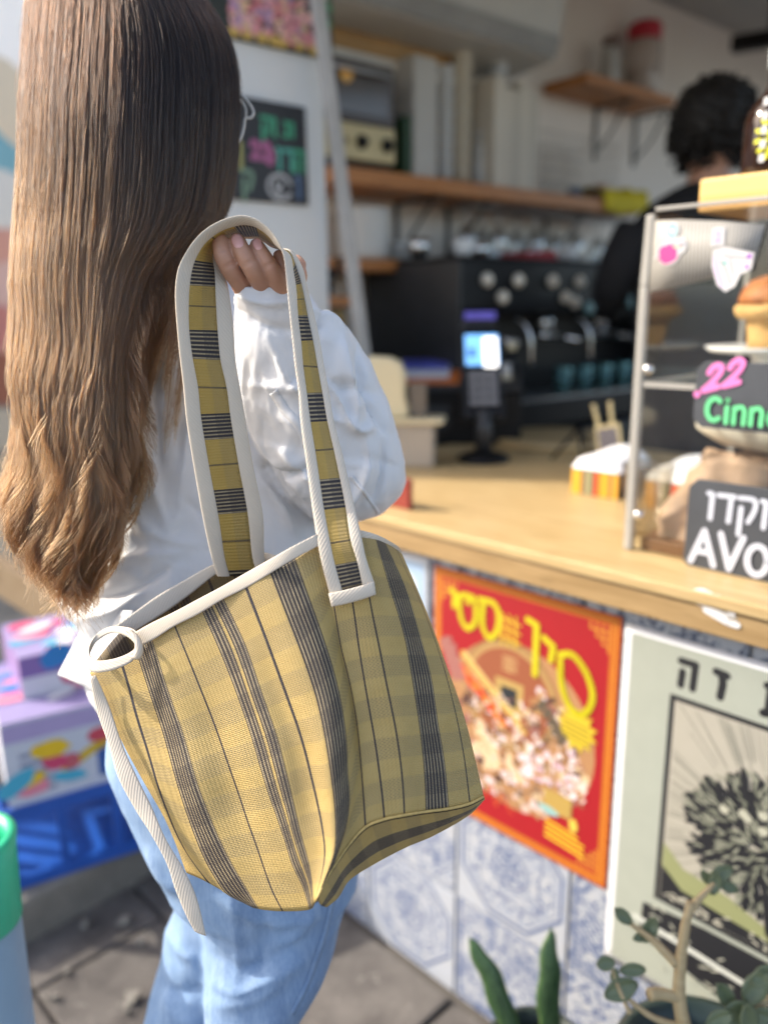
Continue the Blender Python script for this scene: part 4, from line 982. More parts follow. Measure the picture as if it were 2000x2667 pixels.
# chalk signs
slate = NB('slate_board'); co = slate.coord(); nz = slate.noise(co, 9, 6, .6); slate.p(Base_Color=slate.mix(nz, (.028, .032, .04), (.085, .095, .11)), Roughness=.6); slate = slate.m
def sign(name, x0, y0, x1, y1, t, label, tilt=0):
    s0, z1 = KS(x0, y0, t); s1 = s0+(x1-x0)/1000*.62; z0 = KS(x0, y1, t)[1]
    r_ = thing(name, K(s0, t, z0), label, 'sign'); m = MB(); c = .012
    f = [(s0+c, z0), (s1, z0), (s1, z1), (s0+c, z1), (s0, z1-c), (s0, z0+c)]
    n0 = m.vs([K(s, t, z) for s, z in f]+[K(s, t+.006, z) for s, z in f]); m.face(range(6)); m.face([n0+6+i for i in range(6)][::-1])
    for i in range(6): m.face([i, (i+1) % 6, 6+(i+1) % 6, 6+i])
    m.build('slate', slate, r_, bevel=.001)
    return r_, Print(K(s0, t, z0), ka, UP, -kn, lift=.0007, step=.00005), s1-s0, z1-z0
r_, pr, w_, h_ = sign('cinnamon_sign', 1815, 940, 2200, 1112, ct0-.016, 'slate sign reading Cinnamon in green with a pink 22 hung on the case')
PKC = (.85, .22, .55); GRC = (.14, .70, .30)
pr.glyphs('22', .012, h_*.52, h_*.36, .0085, PKC, lean=.25, skew=lambda x: x*.28); pr.ell(.004, h_*.50, .005, .005, PKC, 8)
pr.glyphs('ן', .118, h_*.62, h_*.30, .0068, GRC, lean=.35); pr.glyphs('ומנ', .140, h_*.58, h_*.34, .0068, GRC, gap=.2)
x = pr.glyphs('C', .020, h_*.13, h_*.34, .0066, GRC); pr.glyphs('innamo', x-.002, h_*.11, h_*.42, .0062, GRC, gap=.18)
pr.build('chalk_writing', r_)
m = MB(); m.kbox(-.001, .001, 0, .012, 0, .006, lambda s, t, z: K(0, 0, 0)); 
sg0, sgz = KS(1850, 940, ct0-.016); m = MB(); m.kbox(sg0, sg0+.014, ct0-.0093, ct0-.0003, sgz-.02, sgz-.006); m.build('hook', chrome, r_)
r_, pr, w_, h_ = sign('avocado_sign', 1795, 1245, 2300, 1482, ct0-.012, 'slate sign reading AVOCADO in white block letters leaning on the case')
WCH = (.62, .66, .76)
x = pr.glyphs('ו', .030, h_*.60, h_*.27, .0070, WCH); x = pr.glyphs('דקוב', x-.002, h_*.60, h_*.27, .0070, WCH, gap=.22) if 'ב' in GL else pr.glyphs('דקו', x-.002, h_*.60, h_*.27, .0070, WCH, gap=.22)
pr.glyphs('AVOCado', .012, h_*.10, h_*.36, .0088, WCH, gap=.14); pr.build('chalk_writing', r_)
m = MB(); m.kbox(0.0, w_, 0.0, .01, 0, .0, lambda s, t, z: K(0, 0, 0))
# brown paper wrapped rolls and dark wedge inside the case
kraft = simple('kraft_paper', (.42, .28, .18), .7, .25, 30, bs=.4, bscale=70)
pc = K(.42, .20, CT)
bg_ = thing('bread_parcel', pc, 'crumpled brown paper bag of bread behind the avocado sign', 'bag')
m = MB(); rings = []
nn_ = 36
for i in range(16):
    t = i/15; row = []
    for k in range(nn_):
        a = 2*PI*k/nn_; r1 = (.15*(1-.45*t))*(1+.16*fbm((math.cos(a)*1.5, math.sin(a)*1.5, t*3), 1.6)+.07*math.sin(7*a+4*t)); 
        row.append(pc+np.array([math.cos(a)*r1, math.sin(a)*r1*.6, .001+.15*math.sin(t*PI/2)+.012*fbm((a, t*4, 1), 1.2)*t]))
    rings.append(row)
m.grid(rings, closev=True); m.face([15*nn_+k for k in range(nn_)]); m.build('paper', kraft, bg_, smooth=True)
wr_ = simple('white_wrap', (.62, .58, .48), .6, .2, 20, bs=.4)
pw = pc+UP*.152
wp = thing('wrapped_sandwich', pw, 'cream paper wrapped sandwich lying on the brown bag', 'sandwich')
m = MB(); rr_ = []
for i in range(14):
    t = i/13; row = []
    for k in range(20):
        a = 2*PI*k/20; r1 = .045*(math.sin(max(.06, t*PI*.97)))**.45*(1+.12*fbm((math.cos(a)*2, math.sin(a)*2, t*5), 1.8))
        row.append(pw+ka*(t-.5)*.22+kn*(math.cos(a)*r1)+UP*(.040+math.sin(a)*r1*.85))
    rr_.append(row)
m.grid(rr_, closev=True); m.face(range(20)); m.face([13*20+k for k in range(20)]); m.build('wrapping', wr_, wp, smooth=True)
# dark brown tray boards inside the case, low
tb_ = simple('brown_board', (.20, .09, .035), .5, .3, 8)
tray = thing('wooden_tray', K(.37, .06, CT), 'dark brown wooden tray at the foot of the display case', 'tray')
m = MB(); m.kbox(.285, .95, .080, .30, CT+.0008, CT+.022); m.build('board', tb_, tray, bevel=.003)
m = MB(); m.hexa([K(.285, .11, CT+.0225), K(.39, .11, CT+.0225), K(.39, .30, CT+.0225), K(.285, .30, CT+.0225), K(.31, .11, CT+.028), K(.39, .11, CT+.075), K(.39, .30, CT+.075), K(.31, .30, CT+.028)]); m.build('wedge', tb_, tray, bevel=.002)
# wood block on top and brown bottle
ws, wz = KS(1832, 540, ct0+.09)
zt_ = TZ+.0056
b = NB('laminated_maple'); uv = b.coord(); sz = b.n('SeparateXYZ', i0=uv)
lam = b.math('GREATER_THAN', sz.outputs[2], zt_+.022); nz = b.noise(b.scale(uv, (3, 3, 60)), 4, 5)
b.p(Base_Color=b.mix(nz, b.mix(lam, (.66, .33, .10), (.85, .56, .20)), (.80, .50, .18)), Roughness=.45)
wbk = thing('wooden_block', K(ws, ct0+.06, zt_), 'light laminated wooden block on top of the display case', 'block')
m = MB(); m.kbox(ws, ws+.42, ct0+.07, ct0+.24, zt_, zt_+.046); m.build('block', b.m, wbk, bevel=.004)
bp0 = K(ws+.075, ct0+.13, zt_+.0465)
bo = thing('brown_bottle', bp0, 'brown glass bottle with a yellow flower label on the wooden block', 'bottle')
amb = NB('amber_glass').p(Base_Color=(.018, .007, .004), Roughness=.08, IOR=1.5)
m = MB(); m.lathe([(.036, 0), (.040, .006), (.040, .070), (.036, .086), (.022, .104), (.0135, .118), (.013, .140)], bp0, 28); m.build('glass', amb, bo, smooth=True)
m = MB(); m.lathe([(.016, .141), (.016, .165), (.014, .167)], bp0, 20); m.build('cap', simple('white_black_cap', (.55, .6, .6), .4), bo, smooth=True)
lb = MB(); YF = (.72, .72, .03)
def onb(a, z, r_=.0404): return bp0+np.array([math.sin(a)*r_, -math.cos(a)*r_, z])
def petal(a, z, L_, rot, c):
    pts = []
    for k in range(8):
        t = 2*PI*k/8; x_ = L_*.5*(1+math.cos(t)); y_ = L_*.26*math.sin(t)
        pts.append(onb(a+(x_*math.cos(rot)-y_*math.sin(rot))/.04, z+(x_*math.sin(rot)+y_*math.cos(rot))))
    lb.poly(pts, None, c)
for ring, (n_, r1, L_) in enumerate(((6, .003, .012), (10, .012, .013), (14, .022, .012))):
    for k in range(n_):
        t = 2*PI*k/n_+ring*.3; petal(-.25+r1*math.cos(t)/.04, .047+r1*math.sin(t), L_, t, YF)
for k in range(5): lb.poly([onb(-.85+.06*j_, z_, .0406) for j_, z_ in ((0, .015+.018*k), (3, .015+.018*k), (3, .026+.018*k), (0, .024+.018*k))], None, (.7, .72, .72))
lb.build('label', VC, bo)
# ------------------------------------------------------------------ napkins, peg card, cup
napm = simple('white_tissue', (.82, .83, .86), .8, .03)
def stripes_box(name, s, t, w_, d_, label, h=.052):
    r_ = thing(name, K(s, t, CT), label, 'napkin box', 'striped napkin boxes beside the display case')
    m = MB(); m.kbox(s, s+w_, t, t+d_, CT+.0008, CT+h); m.build('box', simple('dark_card_box', (.10, .07, .05), .6), r_, bevel=.001)
    pr = Print(K(s, t, CT), ka, UP, -kn, lift=.0008); xx = 0; cs_ = [(.75, .38, .03), (.14, .07, .04), (.30, .28, .15), (.05, .09, .04), (.60, .06, .02), (.78, .33, .02), (.22, .10, .05)]; k = 0
    while xx < w_-.002:
        ww_ = [.022, .008, .016, .006, .012, .022, .008][k % 7]; pr.rect(xx, .001, min(w_, xx+ww_), h, cs_[k % 7]); xx += ww_; k += 1
    pr.build('striped_print', r_)
    m = MB(); n = 12; g = []
    for i in range(n+1):
        row = []
        for j in range(n+1):
            u, v = i/n, j/n; hh_ = h+.012+.028*math.sin(PI*u)**.6*(.5+.5*v)+.002*fbm((u*3, v*3, s*9), 2)
            row.append(K(s-.002+(w_+.004)*u, t+.002+(d_+.01)*v, CT+(hh_ if 0 < i < n and 0 < j < n else h+.0012)))
        g.append(row)
    m.grid(g); m.build('napkins', napm, r_, smooth=True)
a_ = KZ(1487, 1283, CT); stripes_box('napkin_box', a_[0], a_[1], .105, .12, 'striped napkin box left of the display case post')
a_ = KZ(1650, 1322, CT); stripes_box('napkin_box', a_[0]+.01, a_[1]+.02, .095, .12, 'striped napkin box seen through the display case side')
# small black A-frame
es, et = KZ(1480, 1200, CT)
ea = thing('black_easel', K(es, et, CT), 'small black folding easel left of the napkins', 'easel')
m = MB(); ap = K(es+.01, et+.03, CT+.085)
for (ds, dt) in ((-.03, -.03), (.05, -.02), (.01, .09)): m.tube([K(es+ds, et+dt, CT+.005), ap], .0045, 6)
m.build('leg_frame', blk, ea, smooth=True)
# pegged card on sticks (its code is left out)
cpk = KZ(1600, 1230, CT); cb_ = K(cpk[0]+.02, cpk[1]-.07, CT)
pg = thing('peg_card', cb_, 'small framed card held by two wooden sticks over the napkins', 'card')
ylw = simple('pale_wood', (.66, .55, .30), .6)
ax_ = ka*.97+UP*.22; ax_ = ax_/np.linalg.norm(ax_); ay_ = UP*.97-ka*.22; ay_ = ay_/np.linalg.norm(ay_)
o_ = cb_+UP*.085
q2 = lambda s, t, z: o_+ax_*s+kn*t+ay_*z
m = MB(); m.kbox(-.03, .03, 0, .006, -.035, .035, q2); m.build('frame', ylw, pg, bevel=.001)
m = MB(); m.kbox(-.024, .024, -.0012, -.0002, -.028, .028, q2); m.build('card', simple('grey_print', (.16, .15, .17), .6, .5, 160), pg)
m = MB(); m.tube([q2(-.018, .009, -.03), q2(-.03, .009, .085)], .0045, 6); m.build('stick', ylw, pg); m = MB(); m.tube([q2(.006, .009, -.03), q2(.012, .009, .085)], .0045, 6); m.build('stick', ylw, pg)
m = MB(); m.tube([cb_+UP*.001, q2(0, .012, -.03)], .003, 6); m.lathe([(.02, .0008), (.02, .004)], cb_, 16); m.build('stand', blk, pg)
gp_ = KZ(1710, 1330, CT); gc = K(.245, .17, CT)
gt = thing('plastic_cup', gc, 'clear plastic cup between the napkins and the display case', 'cup')
clrm = thin_clear('clear_plastic', (.86, .84, .80), .3)
m = MB(); m.lathe([(.030, .0008), (.040, .10), (.042, .12), (.040, .12), (.028, .004)], gc, 24, capt=False); m.build('wall', clrm, gt, smooth=True)
# round board behind
rb = thing('round_board', K(*KZ(1370, 1165, CT), CT), 'round wooden board lying by the back of the counter', 'board')
c_ = K(*KZ(1440, 1150, CT), CT); m = MB(); m.lathe([(.17, .0008), (.175, .008), (.17, .018)], c_, 40); m.build('board', top_m, rb, smooth=False)

# ================================================================== plants at the lower right
leafm = NB('snake_plant_leaf'); uv = leafm.coord('UV'); nz = leafm.noise(leafm.scale(uv, (3, 14, 1)), 3, 5, .6, .8)
sl_ = leafm.n('SeparateXYZ', i0=uv); edge_ = leafm.math('GREATER_THAN', leafm.math('ABSOLUTE', leafm.math('SUBTRACT', sl_.outputs[1], .4)), .36)
leafm.p(Base_Color=leafm.mix(leafm.math('MULTIPLY', edge_, .5), leafm.mix(leafm.ramp(nz, [(.46, 0.), (.54, 1.)]), (.010, .040, .012), (.075, .15, .055)), (.16, .22, .06)), Roughness=.4)
potm = simple('dark_green_pot', (.02, .035, .032), .4)
def pot(c, r_, h, par):
    m = MB(); m.lathe([(r_*.7, 0), (r_*.98, h*.9), (r_*1.05, h*.9), (r_*1.05, h), (r_*.93, h), (r_*.9, h*.88)], c, 30, capt=False); m.build('pot', potm, par, smooth=True, bevel=0)
    m = MB(); m.lathe([(r_*.9, h*.86), (r_*.5, h*.885), (.001, h*.89)], c, 20, capb=False, capt=False); m.build('soil', simple('dark_soil', (.03, .022, .016), .9, .4, 60, bs=.8), par, smooth=True)
def blade(base, tip, bend, w_, par, name='leaf'):
    base, tip, bend = map(np.array, (base, tip, bend)); n = 14
    d = tip-base; side = np.cross(d, fwd); side = side/np.linalg.norm(side); nrm = np.cross(side, d); nrm = nrm/np.linalg.norm(nrm)
    g = []
    for i in range(n+1):
        t = i/n; p = base*(1-t)**2+2*bend*t*(1-t)+tip*t*t; ww_ = w_*(min(1, .55+t*1.1))*(1-max(0, t-.55)/.45*.0)*(1-t**4)**.8
        g.append([p+side*ww_*x-nrm*ww_*.16*(1-x*x)+side*.002*math.sin(i*1.3) for x in (-1, -.5, 0, .5, 1)])
    m = MB(); m.grid(g); return m.build(name, leafm.m, par, smooth=True, solid=.002)
pc1 = np.array([*P(1400, 2705, 1.16)[:2], 0]); zpot = P(1400, 2650, 1.16)[2]-.07
sp = thing('snake_plant', pc1, 'snake plant with stiff dark green blades in a dark pot below the red poster', 'plant')
stand_h = max(.05, zpot-.16)
pot(pc1+UP*.012, .072, zpot+.01, sp)
b0 = pc1+UP*(zpot-.02)
blade(b0+np.array([-.02, 0, 0]), P(1218, 2442, 1.20), P(1290, 2530, 1.18), .017, sp)
blade(b0+np.array([.02, .01, 0]), P(1432, 2415, 1.19), P(1428, 2550, 1.17), .018, sp)
blade(b0+np.array([.05, .02, 0]), P(1490, 2680, 1.2), P(1470, 2690, 1.18), .018, sp)
jadem = NB('jade_leaf'); nz = jadem.noise(jadem.coord(), 40, 3); jadem.p(Base_Color=jadem.mix(nz, (.07, .105, .05), (.17, .20, .11)), Roughness=.3)
barkm = NB('pale_bark'); nz = barkm.noise(barkm.scale(barkm.coord(), (1, 1, 5)), 25, 5); barkm.p(Base_Color=barkm.mix(nz, (.30, .22, .11), (.56, .45, .26)), Roughness=.7); barkm.bump(nz, .4, .002)
D = .98
pc2 = np.array([*P(1850, 2740, D)[:2], 0])
jp = thing('jade_plant', pc2, 'pruned jade plant with a thick pale stem and oval leaves before the tree poster', 'plant')
zj = P(1800, 2700, D)[2]-.06
pot(pc2+UP*.012, .11, zj, jp)
def limb(pts, r0, r1, name='limb'):
    r0 *= 1.0; r1 *= 1.0
    p = crs([P(*a) for a in pts], 18); m = MB(); m.tube(p, [r0+(r1-r0)*i/17*(1+.12*math.sin(i*1.7)) for i in range(18)], 10); m.build(name, barkm.m, jp, smooth=True)
limb([(1795, 2740, D), (1768, 2600, D), (1772, 2500, D), (1786, 2400, D), (1798, 2350, D)], .0095, .0050, 'trunk')
limb([(1795, 2368, D), (1830, 2330, D+.01), (1858, 2300, D+.015)], .0055, .003)
limb([(1760, 2510, D), (1700, 2450, D+.01), (1640, 2405, D+.02)], .006, .003)
limb([(1770, 2600, D), (1720, 2588, D-.005), (1690, 2590, D-.01)], .007, .0075, 'cut_stub')
limb([(1790, 2680, D), (1700, 2650, D), (1620, 2590, D+.01)], .005, .0025)
limb([(1850, 2720, D), (1900, 2650, D), (1960, 2620, D+.01), (2030, 2590, D+.02)], .0075, .004)
limb([(1640, 2640, D), (1605, 2560, D+.01), (1590, 2510, D+.01)], .003, .0018)
def leaf(x, y, d, L_, rot, asp=.55, tilt=.3):
    L_ *= .95
    c = P(x, y, d); ax1 = rgt*math.cos(rot)+upv*math.sin(rot); ax2 = -rgt*math.sin(rot)+upv*math.cos(rot); ax2 = ax2*math.cos(tilt)+fwd*math.sin(tilt)
    nr = np.cross(ax1, ax2); g = []
    for i in range(9):
        t = i/8; w_ = math.sin(PI*min(1, max(0, t*.96+.02)))**.7*L_*asp*.5
        g.append([c+ax1*(t-.5)*L_+ax2*w_*x_+nr*L_*.10*(x_*x_+(t-.5)**2) for x_ in (-1, -.5, 0, .5, 1)])
    m = MB(); m.grid(g); m.build('leaf', jadem.m, jp, smooth=True, solid=.0014)
for a in ((1620, 2385, D+.02, .030, -.7), (1690, 2420, D+.02, .036, 1.1), (1668, 2440, D+.02, .022, .2), (1576, 2508, D+.01, .024, .2, .8), (1645, 2525, D+.01, .034, .05, .5), (1615, 2575, D+.01, .046, .4, .6), (1600, 2540, D+.01, .02, 1.4),
          (1860, 2300, D+.015, .030, 1.3), (1875, 2275, D+.02, .034, .5), (1895, 2310, D+.02, .026, -.3), (1840, 2285, D+.02, .024, 2.2),
          (1885, 2590, D, .036, -.9, .6), (1920, 2640, D-.01, .045, .3, .7), (1965, 2570, D+.01, .05, 1.0, .6), (1990, 2540, D+.01, .04, .4, .6), (1945, 2655, D-.02, .04, -1.3, .7), (1870, 2655, D-.02, .036, .5, .6), (1990, 2650, D, .04, -.4, .6)):
    leaf(*a)
# ================================================================== street things at the left
bluep = simple('blue_plastic', (.01, .09, .42), .4, .12)
A_ = hz(140, 2080, .14)
# mural wall and street wall far left
mw = thing('mural_wall', (-3.2, 3.4, 0), 'pale street wall with faded blue and salmon paint at the left edge', 'wall')
def near_left(px, d): return P(px, 800, d)
wa, wb = np.array([-5.2, 2.6, 0]), np.array([-.95, 4.3, 0])
dm = (wb-wa); Lm = np.linalg.norm(dm); dm /= Lm; nm = np.array([dm[1], -dm[0], 0])
def MW(s, t, z): return wa+dm*s+nm*t+UP*z
m = MB(); m.kbox(0, Lm, -.15, 0, 0, 3.4, MW); m.build('wall', simple('faded_white_render', (.80, .80, .78), .85, .06, 2), mw)
def mwp(x, y):
    q_ = hit(x, y, wa, nm)-wa; return float(q_@dm), float(q_[2])
pr = Print(MW(0, 0, 0), dm, UP, nm, lift=.002, step=.0005)
def mwe(x, y, r1, r2, c):
    s_, z_ = mwp(x, y); pr.ell(s_, z_, r1, r2, c, 18, random.random(), .2)
mwe(0, 420, .16, .34, (.16, .38, .46)); mwe(15, 260, .12, .2, (.62, .55, .42)); mwe(-30, 560, .2, .2, (.60, .62, .6))
s_, z_ = mwp(-200, 590); s2, z2 = mwp(120, 1050); pr.rect(s_, z2, s2, z_, (.58, .30, .24))
mwe(30, 760, .12, .2, (.62, .42, .38)); mwe(10, 1000, .14, .16, (.28, .10, .06)); mwe(30, 860, .1, .12, (.5, .2, .18))
s_, z_ = mwp(-200, 1050); pr.rect(s_, 0.01, s2, z2, (.22, .20, .18))
mwe(20, 1120, .1, .1, (.50, .45, .36)); mwe(15, 1260, .12, .12, (.12, .12, .11)); mwe(30, 1400, .1, .12, (.40, .42, .38)); pr.build('mural_paint', mw)
# tan plank leaning low
tp = thing('tan_plank', hz(200, 1750, .05), 'tan wooden plank behind the nappy boxes at the left', 'plank')
a1, a2 = P(20, 1500, 2.6), P(330, 1690, 2.3)
m = MB(); dd = (a2-a1)/np.linalg.norm(a2-a1); q = lambda s, t, z: a1+dd*s+UP*z+np.array([dd[1], -dd[0], 0])*t
m.kbox(-.6, .9, 0, .05, -.045, .07, q)
pa, pb = q(-.5, .02, -.05), q(.8, .02, -.05)
for p_ in (pa, pb): m.tube([p_, np.array([p_[0], p_[1], .013])], .02, 8)
m.build('board', wood('tan_plank_wood', (.42, .28, .15), (.58, .42, .25), .6), tp)
# blue crates carrying boxes
def crate(name, x, y, z0, rot, L_, W_, H_, label):
    c = hz(x, y, z0); r_ = thing(name, c, label, 'crate'); ax_ = np.array([math.cos(rot), math.sin(rot), 0]); ay_ = np.array([-ax_[1], ax_[0], 0])
    q = lambda s, t, z: c+ax_*s+ay_*t+UP*z
    m = MB()
    th = .012
    m.kbox(0, L_, 0, W_, .0, .012, q); m.build('floor_board', bluep, r_, bevel=.002)
    for (s0, s1, t0, t1) in ((0, L_, 0, th), (0, L_, W_-th, W_), (0, th, th+.001, W_-th-.001), (L_-th, L_, th+.001, W_-th-.001)):
        m = MB(); m.kbox(s0, s1, t0, t1, .0125, .03, q); m.kbox(s0, s1, t0, t1, H_-.03, H_, q)
        long_ = (s1-s0) > (t1-t0); n_ = 5
        for i in range(n_+1):
            if long_: m.kbox(s0+(s1-s0-.02)*i/n_, s0+(s1-s0-.02)*i/n_+.02, t0+.001, t1-.001, .03, H_-.03, q)
            else: m.kbox(s0+.001, s1-.001, t0+(t1-t0-.02)*i/n_, t0+(t1-t0-.02)*i/n_+.02, .03, H_-.03, q)
        m.build('side', bluep, r_)
    return r_, q
rot = R(33)
bxr = R(30)
D1 = 1.55
gz0 = P(100, 2230, D1)[2]
cr, q = crate('blue_crate', 20, 2330, .1185, bxr, .62, .42, .20, 'blue plastic crate standing under the nappy boxes')
qc = q
cr2, q = crate('blue_crate', 60, 2090, .1185, bxr, .50, .40, .24, 'second blue plastic crate, further back behind the first')
c1 = P(60, 2130, 1.5)
def carton(c, L_, W_, H_, rot, label, faces, base):
    ax_ = np.array([math.cos(rot), math.sin(rot), 0]); ay_ = np.array([-ax_[1], ax_[0], 0])
    r_ = thing('nappy_box', c, label, 'cardboard box'); q = lambda s, t, z: c+ax_*s+ay_*t+UP*z
    m = MB(); m.kbox(0, L_, 0, W_, 0.0008, H_, q); m.build('carton', simple('printed_card_base', base, .5, .04), r_, bevel=.004)
    pr = Print(q(0, 0, 0), ax_, UP, -ay_, lift=.0012, step=.0001); faces[0](pr, L_, H_)
    pr2 = Print(q(0, 0, H_), ax_, ay_, UP, lift=.0012, step=.0001); faces[1](pr2, L_, W_)
    pr.build('front_print', r_); pr2.build('top_print', r_); return q
def blobs(pr, L, W_, n, cs):
    for k in range(n): pr.ell(random.uniform(.05, .95)*L, random.uniform(.1, .9)*W_, random.uniform(.02, .05), random.uniform(.012, .03), random.choice(cs), 12, random.uniform(-.5, .8), .12)
VIV = [(.02, .22, .55), (.78, .52, .02), (.62, .06, .16), (.72, .70, .74), (.05, .42, .62), (.30, .12, .48), (.75, .25, .35)]
def f_side(pr, L, H):
    pr.rect(.0, .0, L, H, (.55, .60, .70)); pr.rect(L*.34, H*.1, L*.60, H*.70, (.02, .10, .36)); pr.rect(.0, H*.76, L*.9, H*.98, (.40, .34, .60))
    pr.stroke([(L*.22, H*.30), (L*.36, H*.5), (L*.58, H*.62)], .022, (.72, .50, .03), curve=True); pr.ell(L*.36, H*.62, .028, .018, (.60, .07, .11)); pr.ell(L*.47, H*.36, .03, .025, (.7, .6, .55)); pr.ell(L*.24, H*.38, .02, .02, (.55, .12, .15))
    for k in range(5): pr.rect(.03, H*(.12+.11*k), .10+.01*(k % 3), H*(.17+.11*k), (.22, .25, .38))
    blobs(pr, L*.3, H, 6, VIV)
def f_top(pr, L, W_):
    pr.rect(0, 0, L, W_, (.30, .26, .48)); blobs(pr, L, W_, 34, VIV)
def f_side2(pr, L, H):
    pr.rect(0, 0, L, H, (.24, .15, .40)); pr.rect(0, 0, L*.3, H*.5, (.65, .66, .72)); blobs(pr, L, H, 12, VIV)
zc = .013+.2
cc = hit(25, 2105, np.array([0, 0, zc]), UP)
q = carton(qc(.03, .01, .2005), .56, .34, .20, bxr, 'white and blue printed nappy box on the blue crate', (f_side, f_top), (.60, .62, .68))
q = carton(q(.06, .10, .2015), .46, .24, .10, bxr+.05, 'purple printed pack lying on top of the nappy box', (f_side2, f_top), (.30, .2, .42))
# green rimmed bin at the lower left
bc_ = np.array([*P(-66, 2400, 1.0)[:2], 0.013]); zr = P(0, 2180, 1.0)[2]
bn = thing('street_bin', bc_, 'grey blue cylinder bin with a bright green rim at the lower left corner', 'bin')
greyb = simple('grey_blue_plastic', (.22, .30, .36), .45, .06); grn = simple('green_plastic', (.01, .42, .22), .4, .08)
rr = .052
m = MB(); m.lathe([(rr*.85, 0), (rr, zr-.10)], bc_, 30, capt=False); m.build('body', greyb, bn, smooth=True, solid=.003)
m = MB(); m.lathe([(rr*1.03, zr-.115), (rr*1.1, zr-.02), (rr*1.16, zr), (rr*1.02, zr+.005), (rr*.9, zr-.02), (rr*.85, zr-.10)], bc_, 30, capb=False, capt=False); m.build('rim', grn, bn, smooth=True, solid=.003)

# ================================================================== the woman
WOM = np.array([*P(560, 1500, .93)[:2], .013])
wo_ = thing('person', WOM, 'woman from behind with long brown hair, white shirt and blue jeans', 'person')
def horiz(v): v = np.array([v[0], v[1], 0]); return v/np.linalg.norm(v)
FH = horiz(fwd); RH = np.array([FH[1], -FH[0], 0])
def pring(y, L_, R_, d, hd, n=40, sq=2.3, axis=None):
    """a ring of a body seen at picture height y between L and R, depth d"""
    a_, b_ = P(L_, y, d), P(R_, y, d); c = (a_+b_)/2; hw = (b_-a_)/2
    out = []
    for k in range(n):
        t = 2*PI*k/n; ct, st = math.cos(t), math.sin(t)
        out.append(c+hw*np.sign(ct)*abs(ct)**(2/sq)+FH*hd*np.sign(st)*abs(st)**(2/sq))
    return out
def pring2(L_, R_, d, hd, n=32, dl=None, dr=None, dirn=None):
    """ring between two picture points, thickness along the view"""
    a_, b_ = P(*L_, dl or d), P(*R_, dr or d); c = (a_+b_)/2; hw = (b_-a_)/2
    return [c+hw*math.cos(2*PI*k/n)+fwd*hd*math.sin(2*PI*k/n) for k in range(n)]
def loft(m, rings, nres=None, cap=True):
    g = np.array(rings)
    if nres: g = np.stack([crs(g[:, k], nres, True) for k in range(g.shape[1])], 1)
    i0 = len(m.v); n = g.shape[1]; m.grid(g, closev=True)
    if cap: m.face([i0+k for k in range(n)][::-1]); m.face([i0+(g.shape[0]-1)*n+k for k in range(n)])
def remesh(o, vox, smooth_it=4):
    md = o.modifiers.new('r', 'REMESH'); md.mode = 'VOXEL'; md.voxel_size = vox; md.use_smooth_shade = True
    ms = o.modifiers.new('s', 'SMOOTH'); ms.iterations = smooth_it; ms.factor = .6
    dg = bpy.context.evaluated_depsgraph_get(); me = bpy.data.meshes.new_from_object(o.evaluated_get(dg))
    o.modifiers.clear(); mt = o.data.materials[0]; o.data = me
    me.materials.clear(); me.materials.append(mt)
    for p_ in me.polygons: p_.use_smooth = True
    return o
def arr(me):
    a_ = np.empty(len(me.vertices)*3); me.vertices.foreach_get('co', a_); nn_ = np.empty(len(me.vertices)*3); me.vertices.foreach_get('normal', nn_)
    return a_.reshape(-1, 3), nn_.reshape(-1, 3)
def toscreen(a_):
    d = a_-CAM; z = d@fwd; return 1000+F_PX*(d@rgt)/z, 1333.5-F_PX*(d@upv)/z, z
def creases(o, lines, world_off=None):
    """press folds into cloth: each fold is a line on the cloth (picture points), width and height"""
    me = o.data; a_, nn_ = arr(me); X, Y, Z = toscreen(a_); disp = np.zeros(len(a_)); face = (nn_@fwd) < .25
    for pts, w_, h_ in lines:
        p = crs(pts, max(6, 5*len(pts))); best = np.full(len(a_), 1e9); tt = np.zeros(len(a_)); N_ = len(p)-1
        for i in range(N_):
            d = p[i+1]-p[i]; L2 = d@d+1e-9; u = np.clip(((X-p[i][0])*d[0]+(Y-p[i][1])*d[1])/L2, 0, 1)
            dist = np.hypot(X-p[i][0]-u*d[0], Y-p[i][1]-u*d[1]); k = dist < best; best[k] = dist[k]; tt[k] = (i+u[k])/N_
        env = np.sin(np.clip(tt, 0.02, .98)*PI)**.5
        disp += 1.25*h_*np.exp(-(best/w_)**1.3)*env*face
    a_ += nn_*disp[:, None]; me.vertices.foreach_set('co', a_.ravel()); me.update()
def wrinkle(o, amp, sc, stretch=(1, 1, 1), seed=0):
    me = o.data; a_, nn_ = arr(me)
    d = np.array([noise.ridged_multi_fractal(Vector((p[0]*sc*stretch[0]+seed, p[1]*sc*stretch[1], p[2]*sc*stretch[2])), .9, 2., 3, 1., 2.) for p in a_])
    d = (d-d.mean())/max(1e-6, d.std()); a_ += nn_*(np.clip(d, -2, 2.5)*amp)[:, None]; me.vertices.foreach_set('co', a_.ravel()); me.update()
# shirt -----------------------------------------------------------
sm = MB()
loft(sm, [pring(690, 380, 640, .93, .05), pring(735, 290, 760, .93, .075), pring(800, 215, 830, .93, .09), pring(900, 170, 850, .93, .10), pring(1100, 150, 860, .93, .105),
          pring(1300, 160, 900, .93, .105), pring(1450, 160, 940, .93, .11), pring(1540, 168, 950, .93, .11), pring(1610, 226, 950, .93, .107), pring(1690, 226, 950, .93, .108), pring(1755, 235, 950, .93, .11), pring(1812, 285, 950, .93, .105)], 60)
